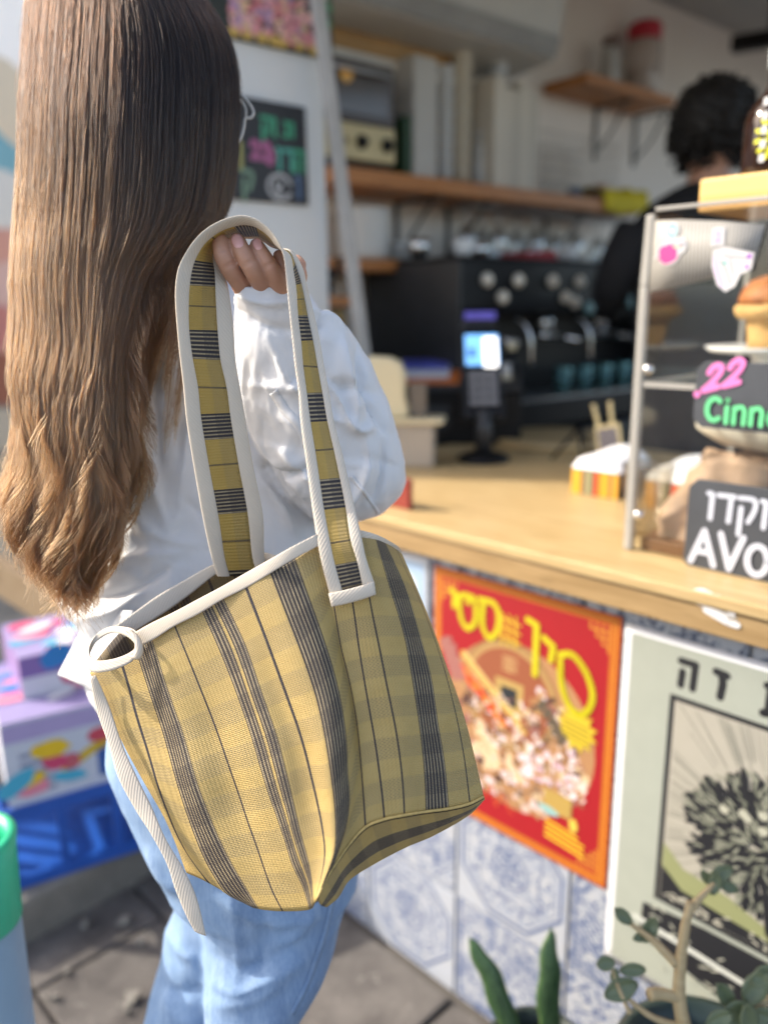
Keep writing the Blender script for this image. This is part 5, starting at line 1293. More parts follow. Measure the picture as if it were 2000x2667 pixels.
# upper arm out to the elbow, then forearm back up to the hand
loft(sm, [pring2((480, 800), (720, 690), .92, .06), pring2((560, 900), (800, 772), .89, .07), pring2((650, 1050), (900, 900), .87, .075), pring2((720, 1180), (985, 1040), .87, .08), pring2((780, 1300), (1045, 1180), .86, .075), pring2((870, 1365), (1050, 1260), .85, .05)], 22)
loft(sm, [pring2((606, 757), (748, 752), .735, .018), pring2((600, 790), (800, 775), .75, .032), pring2((606, 860), (885, 835), .77, .045), pring2((620, 960), (955, 925), .79, .055), pring2((645, 1080), (1015, 1060), .81, .06), pring2((680, 1190), (1055, 1190), .83, .062), pring2((740, 1290), (1052, 1275), .84, .058), pring2((830, 1362), (1000, 1335), .85, .04), pring2((880, 1370), (960, 1350), .85, .02)], 26)
b = NB('white_poplin'); co = b.coord(); nz = b.noise(co, 9, 4); n2 = b.noise(co, 900, 2)
b.p(Base_Color=b.mix(nz, (.62, .64, .67), (.69, .705, .73)), Roughness=.62, Sheen_Weight=.15, Subsurface_Weight=.0)
rn = b.N.new('ShaderNodeTexNoise'); rn.noise_type = 'RIDGED_MULTIFRACTAL'; b.set(rn.inputs['Vector'], b.scale(co, (1.2, 1.2, .7))); rn.inputs['Scale'].default_value = 11; rn.inputs['Detail'].default_value = 2.5; rn.inputs['Distortion'].default_value = .8
b.bump(b.math('ADD', b.math('MULTIPLY', rn.outputs[0], 1.), b.math('MULTIPLY', b.noise(co, 300, 2), .06)), .30, .0045); shm = b.m
shirt = sm.build('shirt', shm, wo_, smooth=True); remesh(shirt, .0031, 6)
g = []
for i in range(15):
    t = i/14; a_ = np.array([240, 1590])*(1-t)+np.array([153, 1757])*t; b_ = np.array([350, 1590])*(1-t)+np.array([285, 1816])*t
    g.append([P(*(a_+(b_-a_)*v), .885-.075*v+.02*t*(1-v)+.006*math.sin(v*7+t*3)) for v in np.linspace(0, 1, 14)])
m = MB(); m.grid(g); m.build('shirt_tail', shm, wo_, smooth=True, solid=.0015)
wrinkle(shirt, .0010, 9, (1, 1, .55), 3); wrinkle(shirt, .0006, 24, (1.3, 1, .6), 5)
creases(shirt, [
 ([(640, 900), (650, 1050), (700, 1180), (790, 1290)], 15.8, .007), ([(700, 880), (760, 1000), (850, 1080), (940, 1120)], 11.5, .006), ([(730, 860), (820, 960), (900, 1010), (980, 1020)], 8.6, -.005),
 ([(890, 880), (900, 960), (930, 1050), (925, 1110)], 13.0, .009), ([(930, 900), (950, 1010), (975, 1090), (1010, 1130)], 10.1, -.008), ([(860, 1000), (905, 1090), (930, 1120), (985, 1110)], 10.1, .007),
 ([(950, 1130), (960, 1210), (930, 1290), (880, 1340)], 11.5, .007), ([(1000, 1150), (1000, 1230), (970, 1310)], 8.6, -.006), ([(720, 1160), (800, 1240), (900, 1290)], 11.5, .006), ([(690, 1200), (740, 1270), (800, 1330)], 8.6, -.006),
 ([(620, 770), (700, 790), (790, 780)], 8.6, .004), ([(610, 800), (690, 850), (780, 860), (850, 850)], 11.5, -.005), ([(650, 1000), (760, 1010), (880, 980)], 13.0, .004),
 ([(840, 760), (830, 860), (790, 950), (740, 1020)], 8.6, -.005), ([(800, 800), (870, 830), (900, 870)], 7.2, .004),
 ([(690, 1215), (740, 1235), (800, 1225), (830, 1250)], 10.1, -.012), ([(680, 1250), (720, 1300), (770, 1390)], 11.5, .009),
 ([(560, 900), (500, 1100), (470, 1300)], 15.8, .005), ([(430, 800), (400, 1000), (420, 1250)], 18.7, -.005), ([(350, 1000), (380, 1200), (450, 1400)], 15.8, .006), ([(640, 1150), (660, 1300), (680, 1400)], 13.0, -.006),
 ([(250, 1500), (350, 1450), (480, 1440)], 14.4, .006), ([(240, 1560), (340, 1540), (450, 1470)], 11.5, -.007), ([(215, 1610), (300, 1590), (380, 1530)], 10.1, .007), ([(330, 1330), (420, 1400), (520, 1420)], 14.4, .005), ([(480, 1300), (560, 1370), (640, 1400)], 11.5, -.004),
 ([(200, 1650), (240, 1720), (250, 1790)], 10.1, .005)])
rr5 = random.Random(5); extra = []
for k in range(20):
    x0, y0 = rr5.uniform(820, 1000), rr5.uniform(960, 1260); a_ = rr5.uniform(.9, 1.7) if k % 3 else rr5.uniform(-.3, .5); L_ = rr5.uniform(50, 130); bw = rr5.uniform(-18, 18)
    extra.append(([(x0, y0), (x0+L_*.5*math.cos(a_)+bw, y0+L_*.5*math.sin(a_)), (x0+L_*math.cos(a_), y0+L_*math.sin(a_))], rr5.uniform(7, 13), rr5.choice([-1, 1])*rr5.uniform(.0010, .0020)))
for k in range(26):
    x0, y0 = rr5.uniform(640, 820), rr5.uniform(770, 1180); a_ = rr5.uniform(.3, 1.5); L_ = rr5.uniform(50, 140); bw = rr5.uniform(-20, 20)
    extra.append(([(x0, y0), (x0+L_*.5*math.cos(a_)+bw, y0+L_*.5*math.sin(a_)), (x0+L_*math.cos(a_), y0+L_*math.sin(a_))], rr5.uniform(8, 15), rr5.choice([-1, 1])*rr5.uniform(.0007, .0016)))
for k in range(26):
    x0, y0 = rr5.uniform(200, 620), rr5.uniform(900, 1500); a_ = rr5.uniform(-.5, .6) if y0 > 1350 else rr5.uniform(1.1, 1.9); L_ = rr5.uniform(60, 160); bw = rr5.uniform(-20, 20)
    extra.append(([(x0, y0), (x0+L_*.5*math.cos(a_)+bw, y0+L_*.5*math.sin(a_)), (x0+L_*math.cos(a_), y0+L_*math.sin(a_))], rr5.uniform(8, 16), rr5.choice([-1, 1])*rr5.uniform(.0008, .0022)))
creases(shirt, extra)
# sleeve seam and placket: thin raised bands
def cloth_band(name, pts, w_, mat, par, base_obj, lift=.0006):
    bvh = None
    from mathutils.bvhtree import BVHTree
    dg = bpy.context.evaluated_depsgraph_get(); bvh = BVHTree.FromObject(base_obj, dg)
    p = crs(pts, 40); g = []
    for i in range(len(p)):
        d = p[min(i+1, len(p)-1)]-p[max(i-1, 0)]; d = d/np.linalg.norm(d); nn_ = np.array([-d[1], d[0]]); row = []
        for k in (-1, 0, 1):
            q_ = p[i]+nn_*w_*k/2; off = V(base_obj.parent.location)*0
            h_ = bvh.ray_cast(Vector(CAM), Vector(ray(*q_)).normalized())
            if h_[0] is None: return None
            row.append(np.array(h_[0])+np.array(h_[1])*(lift if k == 0 else lift*.55))
        g.append(row)
    m = MB(); m.grid(g); return m.build(name, mat, par, smooth=True, solid=.0005)
for nm_, pts in (('elbow_patch_seam', [(712, 1020), (745, 1070), (780, 1110), (800, 1160)]), ('sleeve_seam', [(915, 1240), (955, 1290), (985, 1335)])):
    cloth_band(nm_, pts, 24 if nm_ != 'sleeve_seam' else 10, shm, wo_, shirt)
# jeans ------------------------------------------------------------
jm = MB(); JD = .93
loft(jm, [pring(1790, 330, 930, JD, .09), pring(1850, 296, 945, JD, .10), pring(1960, 296, 955, JD, .115), pring(2060, 335, 955, JD, .115), pring(2150, 378, 950, JD, .11), pring(2230, 425, 938, JD, .10), pring(2300, 450, 925, JD, .09)], 20)
loft(jm, [pring(2180, 470, 935, JD, .09), pring(2280, 500, 915, JD, .088), pring(2350, 525, 898, JD-.0, .085), pring(2470, 537, 868, JD, .08), pring(2580, 540, 812, JD, .077), pring(2667, 540, 770, JD, .074), pring(2900, 560, 745, JD+.02, .068), pring(3300, 590, 740, JD+.10, .062), pring(3560, 600, 735, JD+.14, .06)], 34)
loft(jm, [pring(2180, 425, 760, JD+.05, .08), pring(2300, 462, 740, JD+.07, .085), pring(2450, 432, 690, JD+.09, .085), pring(2560, 402, 650, JD+.10, .08), pring(2667, 378, 610, JD+.11, .075), pring(2900, 330, 540, JD+.15, .07), pring(3300, 300, 480, JD+.25, .065)], 34)
b = NB('blue_denim'); co = b.coord(); nz = b.noise(co, 7, 5); 
wvn = b.noise(b.scale(co, (500, 500, 60)), 1, 2); fade = b.noise(b.scale(co, (9, 9, 3)), 1, 3, .5, .6)
col = b.mix(b.ramp(fade, [(.3, 0.), (.7, 1.)]), (.050, .120, .28), (.20, .36, .60))
col = b.mix(b.math('MULTIPLY', wvn, .55), col, (.42, .55, .70)); sxx = b.n('SeparateXYZ', i0=co); tw = b.math('SINE', b.math('MULTIPLY', b.math('ADD', sxx.outputs[0], b.math('MULTIPLY', sxx.outputs[2], 1.)), 2900.))
st_ = b.noise(b.scale(co, (60, 60, 8)), 1, 3, .6); col = b.mix(b.ramp(st_, [(.5, 0.), (.75, .4)]), col, (.42, .56, .74))
b.p(Base_Color=col, Roughness=.9); b.bump(b.math('ADD', wvn, b.math('MULTIPLY', tw, .4)), .4, .0008); den = b.m
jeans = jm.build('jeans', den, wo_, smooth=True); remesh(jeans, .005, 8); wrinkle(jeans, .0012, 7, (1, 1, 1.6), 9)
creases(jeans, [([(600, 2300), (620, 2450), (610, 2600)], 14, .003), ([(700, 2320), (690, 2450), (660, 2560)], 12, -.004), ([(820, 2350), (780, 2430), (700, 2470)], 10, .004), ([(560, 2330), (700, 2400), (850, 2380)], 16, .006), ([(545, 2560), (620, 2580), (700, 2545), (800, 2500)], 12, .005), ([(380, 2210), (430, 2290), (470, 2330)], 10, .005), ([(545, 2480), (640, 2530), (740, 2480)], 20, -.005), ([(560, 2620), (660, 2600), (760, 2530)], 24, .006), ([(440, 2420), (480, 2480), (520, 2500)], 16, .006), ([(420, 2560), (470, 2590), (530, 2570)], 16, -.006)])
lg = cloth_band('outer_seam', [(868, 2330), (842, 2440), (800, 2560), (760, 2640)], 14, den, wo_, jeans, .0012)
# body under the clothes, hand ---------------------------------------
bm_ = MB()
loft(bm_, [pring(640, 395, 520, .93, .045), pring(700, 380, 560, .93, .05), pring(790, 260, 780, .94, .065), pring(950, 230, 780, .94, .08), pring(1200, 250, 790, .94, .08), pring(1500, 290, 820, .94, .08), pring(1800, 360, 880, .94, .085), pring(2100, 420, 890, .94, .085), pring(2200, 470, 880, .94, .075)], 30)
loft(bm_, [pring(2150, 540, 880, JD, .065), pring(2500, 580, 800, JD, .055), pring(2900, 600, 715, JD+.02, .045), pring(3300, 630, 705, JD+.10, .035), pring(3640, 650, 700, JD+.155, .03)], 16)
loft(bm_, [pring(2150, 480, 760, JD+.05, .06), pring(2500, 460, 620, JD+.09, .055), pring(2900, 390, 490, JD+.15, .045), pring(3340, 355, 425, JD+.26, .03)], 16)
loft(bm_, [pring2((600, 820), (700, 740), .93, .035), pring2((700, 980), (830, 900), .885, .04), pring2((860, 1230), (980, 1140), .86, .035), pring2((900, 1290), (970, 1240), .85, .03)], 12)
loft(bm_, [pring2((880, 1290), (990, 1230), .85, .03), pring2((780, 1080), (890, 1030), .815, .032), pring2((680, 880), (780, 850), .77, .026), pring2((652, 800), (735, 770), .745, .022)], 14)
loft(bm_, [pring(360, 345, 560, .93, .05), pring(500, 380, 560, .93, .055), pring(640, 400, 510, .93, .045)], 6)
# head: egg form with nose and lips at the right
hc = P(395, 215, .90)
hdir = horiz(RH*.62+FH*.78)   # way the face looks
hs = np.cross(UP, hdir)
g = []
for i in range(26):
    e = -PI/2+PI*i/25; row = []
    for k in range(32):
        a = 2*PI*k/32; x = math.cos(a)*math.cos(e); y = math.sin(a)*math.cos(e); z = math.sin(e)
        r_ = np.array([x*.100, y*.078, z*.118])
        if x > 0:
            r_[0] += .006*math.exp(-((z+.55)/.12)**2-(y/.35)**2) + .019*math.exp(-((z+.12)/.16)**2-(y/.14)**2)+.008*math.exp(-((z+.78)/.12)**2-(y/.3)**2)
            r_[0] -= .008*math.exp(-((z-.08)/.12)**2-((abs(y)-.35)/.2)**2)
        if z < -.2: r_[0] += .012*(x if x > 0 else 0)*(-z)
        row.append(hc+hdir*r_[0]+hs*r_[1]+UP*r_[2])
    g.append(row)
i0 = len(bm_.v); bm_.grid(g, closev=True)
# ears
for sg in (-1, 1):
    p_ = hc+hs*sg*.077-hdir*.0+UP*.0; bm_.tube(crs([p_+UP*.03, p_+UP*.034-hdir*.018+hs*sg*.008, p_-hdir*.02+hs*sg*.01, p_-UP*.03-hdir*.004], 10), [.006]*10, 8)
body = bm_.build('body', skinm, wo_, smooth=True)
remesh(body, .0065, 4)
# hand: fingers curled over the strap, built with knuckles
def fz(x, y): return 400+.3617*x, 500+.3617*y
hm_ = MB()
def finger(pts, rad):
    p = np.array([P(*fz(x, y), d) for x, y, d in pts]); c = crs(p, 22); r_ = crs(np.array([[q_, 0, 0] for q_ in rad]), 22, True)[:, 0]
    hm_.tube(c, list(r_), 18)
    # rounded tip
    d0 = c[0]-c[1]; d0 /= np.linalg.norm(d0)
    hm_.lathe([(r_[0], 0), (r_[0]*.93, r_[0]*.35), (r_[0]*.72, r_[0]*.70), (r_[0]*.35, r_[0]*.94), (.0003, r_[0])], c[0]-d0*.0006, 18, d0, capt=True)
u = .3617/2100*.72
finger([(480, 352, .708), (500, 450, .706), (555, 560, .712), (620, 640, .724), (680, 740, .742)], [61*u, 66*u, 70*u, 78*u, 84*u])
finger([(605, 350, .708), (645, 440, .704), (715, 560, .708), (775, 655, .722), (830, 760, .742)], [57*u, 64*u, 70*u, 74*u, 80*u])
finger([(742, 384, .712), (790, 460, .709), (860, 580, .713), (915, 690, .725), (930, 790, .742)], [52*u, 60*u, 67*u, 70*u, 78*u])
finger([(900, 455, .722), (930, 520, .721), (975, 620, .724), (1000, 720, .735), (990, 810, .746)], [42*u, 50*u, 56*u, 62*u, 70*u])
finger([(470, 395, .735), (520, 500, .736), (590, 600, .740), (680, 700, .748)], [50*u, 60*u, 64*u, 72*u])  # thumb behind the strap
hp = [pring2((590, 775), (765, 770), .748, .014), pring2((560, 735), (775, 730), .745, .015), pring2((545, 700), (770, 690), .742, .014), pring2((565, 680), (775, 655), .740, .010)]
hp = [pring2(fz(590, 690), fz(1060, 650), .744, .013), pring2(fz(620, 760), fz(1060, 740), .748, .017), pring2(fz(680, 860), fz(1010, 860), .756, .018), pring2(fz(760, 1000), fz(1040, 980), .768, .02)]
loft(hm_, hp, 12)
# knuckle side visible right of the strap
hm_.tube(crs([P(*fz(1020, 470), .735), P(*fz(1062, 540), .733), P(*fz(1062, 620), .736), P(*fz(1030, 720), .744)], 12), [34*u, 42*u, 46*u, 48*u]*3, 14)
hand = hm_.build('hand', skinm, None, smooth=True); remesh(hand, .0011, 5)
# creases of the skin at finger joints
def joint(x, y, a, L_=60, w_=3.5, h_=-.0006):
    x0, y0 = fz(x-L_*math.cos(a), y-L_*math.sin(a)); x1, y1 = fz(x+L_*math.cos(a), y+L_*math.sin(a)); return ([(x0, y0), ((x0+x1)/2, (y0+y1)/2-1), (x1, y1)], w_, h_)
creases(hand, [joint(545, 520, -.5), joint(555, 535, -.5), joint(690, 500, -.5), joint(700, 516, -.5), joint(830, 520, -.5), joint(838, 534, -.5), joint(490, 425, -.3, 40), joint(622, 415, -.4, 40)])
# join the hand into the body mesh so it is one figure
ctx_me = body.data; bmj = bmesh.new(); bmj.from_mesh(ctx_me); bmj.from_mesh(hand.data); 
for f in bmj.faces: f.smooth = True
bmj.to_mesh(ctx_me); bmj.free(); bpy.data.objects.remove(hand)
nailm = NB('fingernail').p(Base_Color=(.66, .36, .33), Roughness=.22)
from mathutils.bvhtree import BVHTree
bvh_body = BVHTree.FromObject(body, bpy.context.evaluated_depsgraph_get())
def nail(x, y, rx, ry, rot):
    g = []
    for i in range(7):
        row = []
        for k in range(13):
            a = 2*PI*k/12; rr_ = i/6; ex, ey = rx*rr_*math.copysign(abs(math.cos(a))**.8, math.cos(a)), ry*rr_*math.copysign(abs(math.sin(a))**.8, math.sin(a))
            X_, Y_ = fz(x+ex*math.cos(rot)-ey*math.sin(rot), y+ex*math.sin(rot)+ey*math.cos(rot))
            h_ = bvh_body.ray_cast(Vector(CAM), Vector(ray(X_, Y_)).normalized())
            row.append(np.array(h_[0])+np.array(h_[1])*(.0007 if rr_ < .99 else .0001) if h_[0] is not None else P(X_, Y_, .705))
        g.append(row)
    m = MB(); m.grid(g); m.build('fingernail', nailm, wo_, smooth=True)
nail(606, 352, 42, 54, -.35); nail(750, 376, 34, 44, -.45)
# shoes
shoe = simple('white_trainer', (.62, .62, .6), .6)
for (px, py, dd_) in ((680, 3640, JD+.155), (390, 3360, JD+.27)):
    c = P(px, py, dd_); c = np.array([c[0], c[1], .013]); m = MB()
    loft(m, [[c+FH*t*.01+RH*math.cos(a)*w_+UP*max(.001, h_*.5+math.sin(a)*h_*.5) for a in [2*PI*k/16 for k in range(16)]] for t, w_, h_ in ((-7, .025, .05), (-5, .035, .085), (0, .038, .09), (6, .042, .06), (13, .045, .05), (18, .03, .035))], 14)
    m.build('shoe', shoe, wo_, smooth=True)
# glasses
gm = NB('clear_frame_plastic'); gm.p(Base_Color=(.62, .60, .55), Roughness=.08, Alpha=.62)
gls = MB()
gx = lambda x, y, d: P(x, y, d)
_lc = [(642, 240), (655, 262), (662, 290), (655, 330), (640, 362), (626, 378), (619, 360), (624, 330), (640, 300), (632, 262), (618, 236)]
gls.tube(crs([gx(x, y, .872-.0001*(y-300)) for x, y in [(606, 222), (622, 242), (640, 258), (655, 278), (661, 296), (652, 308), (640, 307), (636, 330), (629, 356), (616, 378)]], 30), .0017, 8)
gls.tube(crs([gx(614, 256, .868), gx(628, 262, .872), gx(640, 282, .874), gx(641, 304, .874)], 14), .0014, 8)
gls.tube(crs([gx(600, 236, .86), gx(560, 240, .82), gx(500, 250, .80)], 10), .0018, 8)
gls.build('glasses', gm.m, wo_, smooth=True)
# ------------------------------------------------------------------ hair
HR = [ # y, left, right, centre depth, half depth
 (-330, 180, 300, .90, .05), (-250, 120, 370, .90, .085), (-120, 92, 440, .895, .10), (-50, 82, 500, .893, .11), (0, 76, 534, .89, .113), (60, 72, 574, .888, .115), (120, 68, 598, .886, .115), (200, 62, 613, .884, .115), (300, 56, 616, .88, .11), (430, 52, 612, .875, .10), (560, 44, 585, .865, .085),
 (640, 38, 520, .855, .075), (720, 33, 440, .845, .062), (850, 34, 400, .83, .05), (1000, 34, 372, .815, .042), (1150, 36, 352, .805, .036), (1300, 48, 350, .80, .032), (1420, 75, 310, .80, .026), (1530, 115, 250, .80, .014)]
HA = np.array(HR, float)
def hring(y, th, rho):
    L_ = np.interp(y, HA[:, 0], HA[:, 1]); R_ = np.interp(y, HA[:, 0], HA[:, 2]); d = np.interp(y, HA[:, 0], HA[:, 3]); hd = np.interp(y, HA[:, 0], HA[:, 4])
    w_ = R_-L_; o_ = (1+rho*math.cos(th))*.5*560
    if w_ >= 560: x = L_+o_*w_/560
    else: k_ = min(190., w_*.5); x = L_+(o_ if o_ < k_ else k_+(o_-k_)*(w_-k_)/(560-k_))
    return P(x, y, d-hd*rho*math.sin(th)) # th in 0..pi faces the camera
# inner volume
iv = MB()
rr_ = [[hring(y, 2*PI*k/40, .93) for k in range(40)] for y in (-330, -250, -120, 0, 150, 300, 430, 560, 640, 720, 850, 1000, 1150, 1290, 1380)]
loft(iv, rr_, 40)
b = NB('hair_mass'); tc = b.coord(); 
uvz = b.scale(tc, (260, 260, 9)); nz = b.noise(uvz, 1, 3)
b.p(Base_Color=b.mix(nz, (.020, .011, .007), (.055, .030, .018)), Roughness=.55); b.bump(nz, .6, .004)
hmass = iv.build('hair_cap', b.m, wo_, smooth=True)
# strands
hb = NB('brown_hair'); hb.N.remove(hb.b)
hi = hb.N.new('ShaderNodeHairInfo'); ht = hb.N.new('ShaderNodeBsdfHairPrincipled'); ht.parametrization = 'COLOR'
dy = hb.N.new('ShaderNodeAttribute'); dy.attribute_name = 'dye'
cr_ = hb.ramp(dy.outputs['Fac'], [(0., (.0035, .0016, .0010)), (.30, (.0055, .0025, .0014)), (.43, (.015, .0066, .0026)), (.60, (.052, .023, .0085)), (.80, (.088, .038, .0135)), (1., (.078, .031, .0105))])

att = hb.N.new('ShaderNodeAttribute'); att.attribute_name = 'tone'; rnd = att.outputs['Fac']
mul = hb.n('VectorMath', operation='SCALE', i0=cr_); hb.set(mul.inputs['Scale'], rnd)
hb.set(ht.inputs['Color'], mul.outputs[0]); ht.inputs['Roughness'].default_value = .28; ht.inputs['Radial Roughness'].default_value = .35; ht.inputs['Coat'].default_value = .1 if 'Coat' in ht.inputs else 0
out = [n for n in hb.N if n.type == 'OUTPUT_MATERIAL'][0]; hb.t.links.new(ht.outputs[0], out.inputs[0])
strands = []; dye = []
NCL = 620
clumps = []; ctone = []; tones = []
for c in range(NCL):
    th = PI*(random.random()*1.16-.08); rho = 1-abs(random.gauss(0, .04)); ln = random.random()
    yend = 1540-300*ln**1.6
    if math.cos(th) > .55: yend = random.choice([random.uniform(620, 900), random.uniform(800, 1150), random.uniform(1000, 1400)])
    if math.cos(th) < -.85: yend = random.uniform(1250, 1500)
    clumps.append((th, rho, yend, random.uniform(0, 100), random.uniform(-1, 1))); ctone.append(random.uniform(.6, 1.35))
NS = 25000
NP = 26
for s in range(NS):
    th0, rho0, yend, seed, curl = clumps[s % NCL]
    dth = random.gauss(0, .10 if random.random() < .25 else .020); drho = random.gauss(0, .022); tones.append(ctone[s % NCL]*random.uniform(.75, 1.3)); y0 = random.uniform(-320, -250); yend = yend+random.gauss(0, 40)
    fly = random.random() < .03; fa = random.uniform(.01, .06) if fly else 0; fs = random.uniform(0, 50)
    pts = []
    for i in range(NP):
        t = i/(NP-1); y = y0+(yend-y0)*t; cl = min(1, max(0, (t-.35)/.55)); tt_ = th0+dth*(1.2-.85*cl)
        tt_ += .030*noise.noise(Vector((seed, y*.004, 0)))*(t+.2)+.012*noise.noise(Vector((s*.37, y*.01, 2)))
        rho = min(1.04, rho0+drho*(1-.3*cl))+.02*noise.noise(Vector((seed+9, y*.005, 1)))+fa*noise.noise(Vector((fs, y*.006, 4)))*2
        p = hring(y, tt_, rho)
        tip = max(0, (t-.86)/.14); lo_ = max(0, (y-750)/750)
        p = p+RH*(.020*curl*tip*tip)+fwd*(-.010*abs(curl)*tip*tip)+RH*lo_*(.010*math.sin(y/62.+th0*3+curl*.8)+.006*math.sin(y/31.+seed))+FH*lo_*.006*math.cos(y/55.+seed)
        pts.append(p)
    strands.append(pts); dye += [(y0+(yend-y0)*i/(NP-1)+300)/1850+.05*math.sin(seed*7) for i in range(NP)]
# loose locks falling to the right over the shirt
for c in range(34):
    x0 = random.uniform(470, 575); y0 = random.uniform(430, 560); xe = random.uniform(330, 460); ye = random.uniform(820, 1180); sd = random.uniform(0, 90); bow = random.uniform(-20, 35)
    for k in range(16):
        jx, jy = random.gauss(0, 7), random.gauss(0, 20); pts = []
        for i in range(NP):
            t = i/(NP-1); x = x0+(xe-x0)*(t**.75)+bow*math.sin(PI*t)+jx*(1-.5*t)+10*noise.noise(Vector((sd, t*3, 0))); y = y0+(ye-y0)*t+jy
            d = .832-.022*min(1, t*1.6)+.003*math.sin(sd+t*5); pts.append(P(x, y, d-.002*random.random()))
        strands.append(pts); dye += [(y0+(ye-y0)*i/(NP-1)+300)/1850 for i in range(NP)]
hc_ = bpy.data.hair_curves.new('hair'); hc_.add_curves([NP]*len(strands))
A = np.array(strands, np.float32).reshape(-1); hc_.position_data.foreach_set('vector', A)
rad_ = np.tile(np.array([.00010+.00012*math.sin(PI*min(1, max(.05, 1-i/NP))) for i in range(NP)], np.float32), len(strands))
if 'radius' not in hc_.attributes: hc_.attributes.new('radius', 'FLOAT', 'POINT')
hc_.attributes['radius'].data.foreach_set('value', rad_)
da = hc_.attributes.new('dye', 'FLOAT', 'POINT'); da.data.foreach_set('value', np.array(dye, np.float32))
tones += [random.uniform(.8, 1.5) for _ in range(len(strands)-len(tones))]
ta = hc_.attributes.new('tone', 'FLOAT', 'CURVE'); ta.data.foreach_set('value', np.array(tones, np.float32))
hc_.materials.append(hb.m)
ho = bpy.data.objects.new('hair', hc_); COL.objects.link(ho); adopt(ho, wo_); ho['kind'] = 'stuff'
S.cycles_curves.shape = 'RIBBONS' if hasattr(S, 'cycles_curves') else 'RIBBONS'
# ================================================================== the tote bag
def fabric(name, stripes, lines, span, mod=None, wu=9.0, ws=7.0, dark_inside=False, sat=0):
    b = NB(name); uv = b.coord('UV'); sx = b.n('SeparateXYZ', i0=uv); u, v = sx.outputs[0], sx.outputs[1]
    uu = b.math('DIVIDE', b.math('MODULO', b.math('ADD', u, 30.), mod), mod) if mod else b.math('DIVIDE', u, span)
    sp = mod or span
    def mask(iv):
        st = [(0, 0.)]
        for a_, c_ in sorted(iv): st += [(max(.0001, a_/sp), 1.), (min(.9999, c_/sp), 0.)]
        return b.ramp(uu, st, 'CONSTANT')
    ms = mask(stripes); ml = mask(lines)
    tex = b.coord('UV')
    # threads
    th_s = b.math('SINE', b.math('MULTIPLY', u, 2*PI*ws)); th_u = b.math('SINE', b.math('MULTIPLY', u, 2*PI*wu)); th_v = b.math('SINE', b.math('MULTIPLY', v, 2*PI*wu))
    jit = b.noise(tex, 3.5, 3); 
    diag = b.math('SINE', b.math('ADD', b.math('MULTIPLY', u, 2*PI*wu), b.math('MULTIPLY', v, 2*PI*wu*.5)))
    band = b.ramp(b.math('FRACT', b.math('ADD', b.math('DIVIDE', v, 2.65), b.math('MULTIPLY', jit, .06))), [(0, 0.), (.42, 0.), (.46, 1.), (.94, 1.), (.98, 0.)])
    dash = b.math('MULTIPLY', b.math('GREATER_THAN', th_v, .0), b.math('GREATER_THAN', diag, -.2))
    yel = b.mix(b.noise(tex, 1.2, 3), *(((.40, .285, .098), (.50, .37, .15)) if not sat else ((.37, .24, .05), (.46, .32, .09))))
    yel = b.mix(b.math('MULTIPLY', b.math('GREATER_THAN', b.math('MULTIPLY', diag, th_v), .25), .45), yel, (.30, .20, .07))
    yel = b.mix(b.math('MULTIPLY', b.math('MULTIPLY', band, dash), .62), yel, (.16, .13, .08))
    yel = b.mix(b.math('MULTIPLY', band, .14), yel, (.22, .19, .12))
    drk = b.mix(b.ramp(b.math('MULTIPLY_ADD', th_s, .5, .5), [(.16, 0.), (.46, 1.)]), (.34, .275, .17), (.026, .023, .027))
    drk = b.mix(b.math('MULTIPLY', b.math('MULTIPLY', band, b.math('GREATER_THAN', th_v, -.1)), .62), drk, (.022, .02, .025))
    drk = b.mix(b.math('MULTIPLY', b.math('LESS_THAN', b.noise(b.scale(uv, (2, 14, 1)), 2, 3), .44), .35), drk, (.05, .04, .04))
    col = b.mix(ms, yel, drk); col = b.mix(ml, col, (.018, .018, .03))
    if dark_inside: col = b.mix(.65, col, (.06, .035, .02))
    h = b.math('ADD', b.math('MULTIPLY', th_u, .5), b.math('MULTIPLY', th_v, .5)); h = b.math('ADD', h, b.math('MULTIPLY', b.noise(uv, 14, 3), 1.2))
    b.p(Base_Color=col, Roughness=.5, Specular_IOR_Level=.3); b.bump(h, .45, .0007); return b.m
ST = [(1, 2), (4, 4.44), (4.56, 5), (7, 8), (11.3, 12.3)]; LI = [(.57, .63), (2.96, 3.05), (5.96, 6.05), (8.97, 9.03), (9.67, 9.71), (10.27, 10.33), (13.17, 13.22)]
bagm = fabric('woven_plastic_check', ST, LI, 14.0)
strapm = fabric('woven_strap_check', [(1, 2)], [(0, .035), (2.97, 3)], 3.0, mod=3.0, sat=1)
basem = fabric('woven_base_check', [(3.4, 6.3)], [], 10.0)
b = NB('cotton_twill_tape'); uv = b.coord('UV'); sx = b.n('SeparateXYZ', i0=uv)
tw = b.math('SINE', b.math('MULTIPLY', b.math('ADD', b.math('MULTIPLY', sx.outputs[0], .6), b.math('MULTIPLY', sx.outputs[1], 1.)), 2*PI*400))
nz = b.noise(b.coord(), 30, 4)
b.p(Base_Color=b.mix(b.math('MULTIPLY', b.math('GREATER_THAN', tw, .2), .22), b.mix(nz, (.55, .485, .40), (.63, .575, .49)), (.46, .39, .31)), Roughness=.85); b.bump(tw, .2, .0006); tape = b.m
bag = thing('tote_bag', P(800, 1900, .68), 'yellow and black striped woven bucket bag with cream bindings hung from her hand', 'bag')
B_ = lambda *pts: [(x*1.2056, y*1.2056) for x, y in pts]
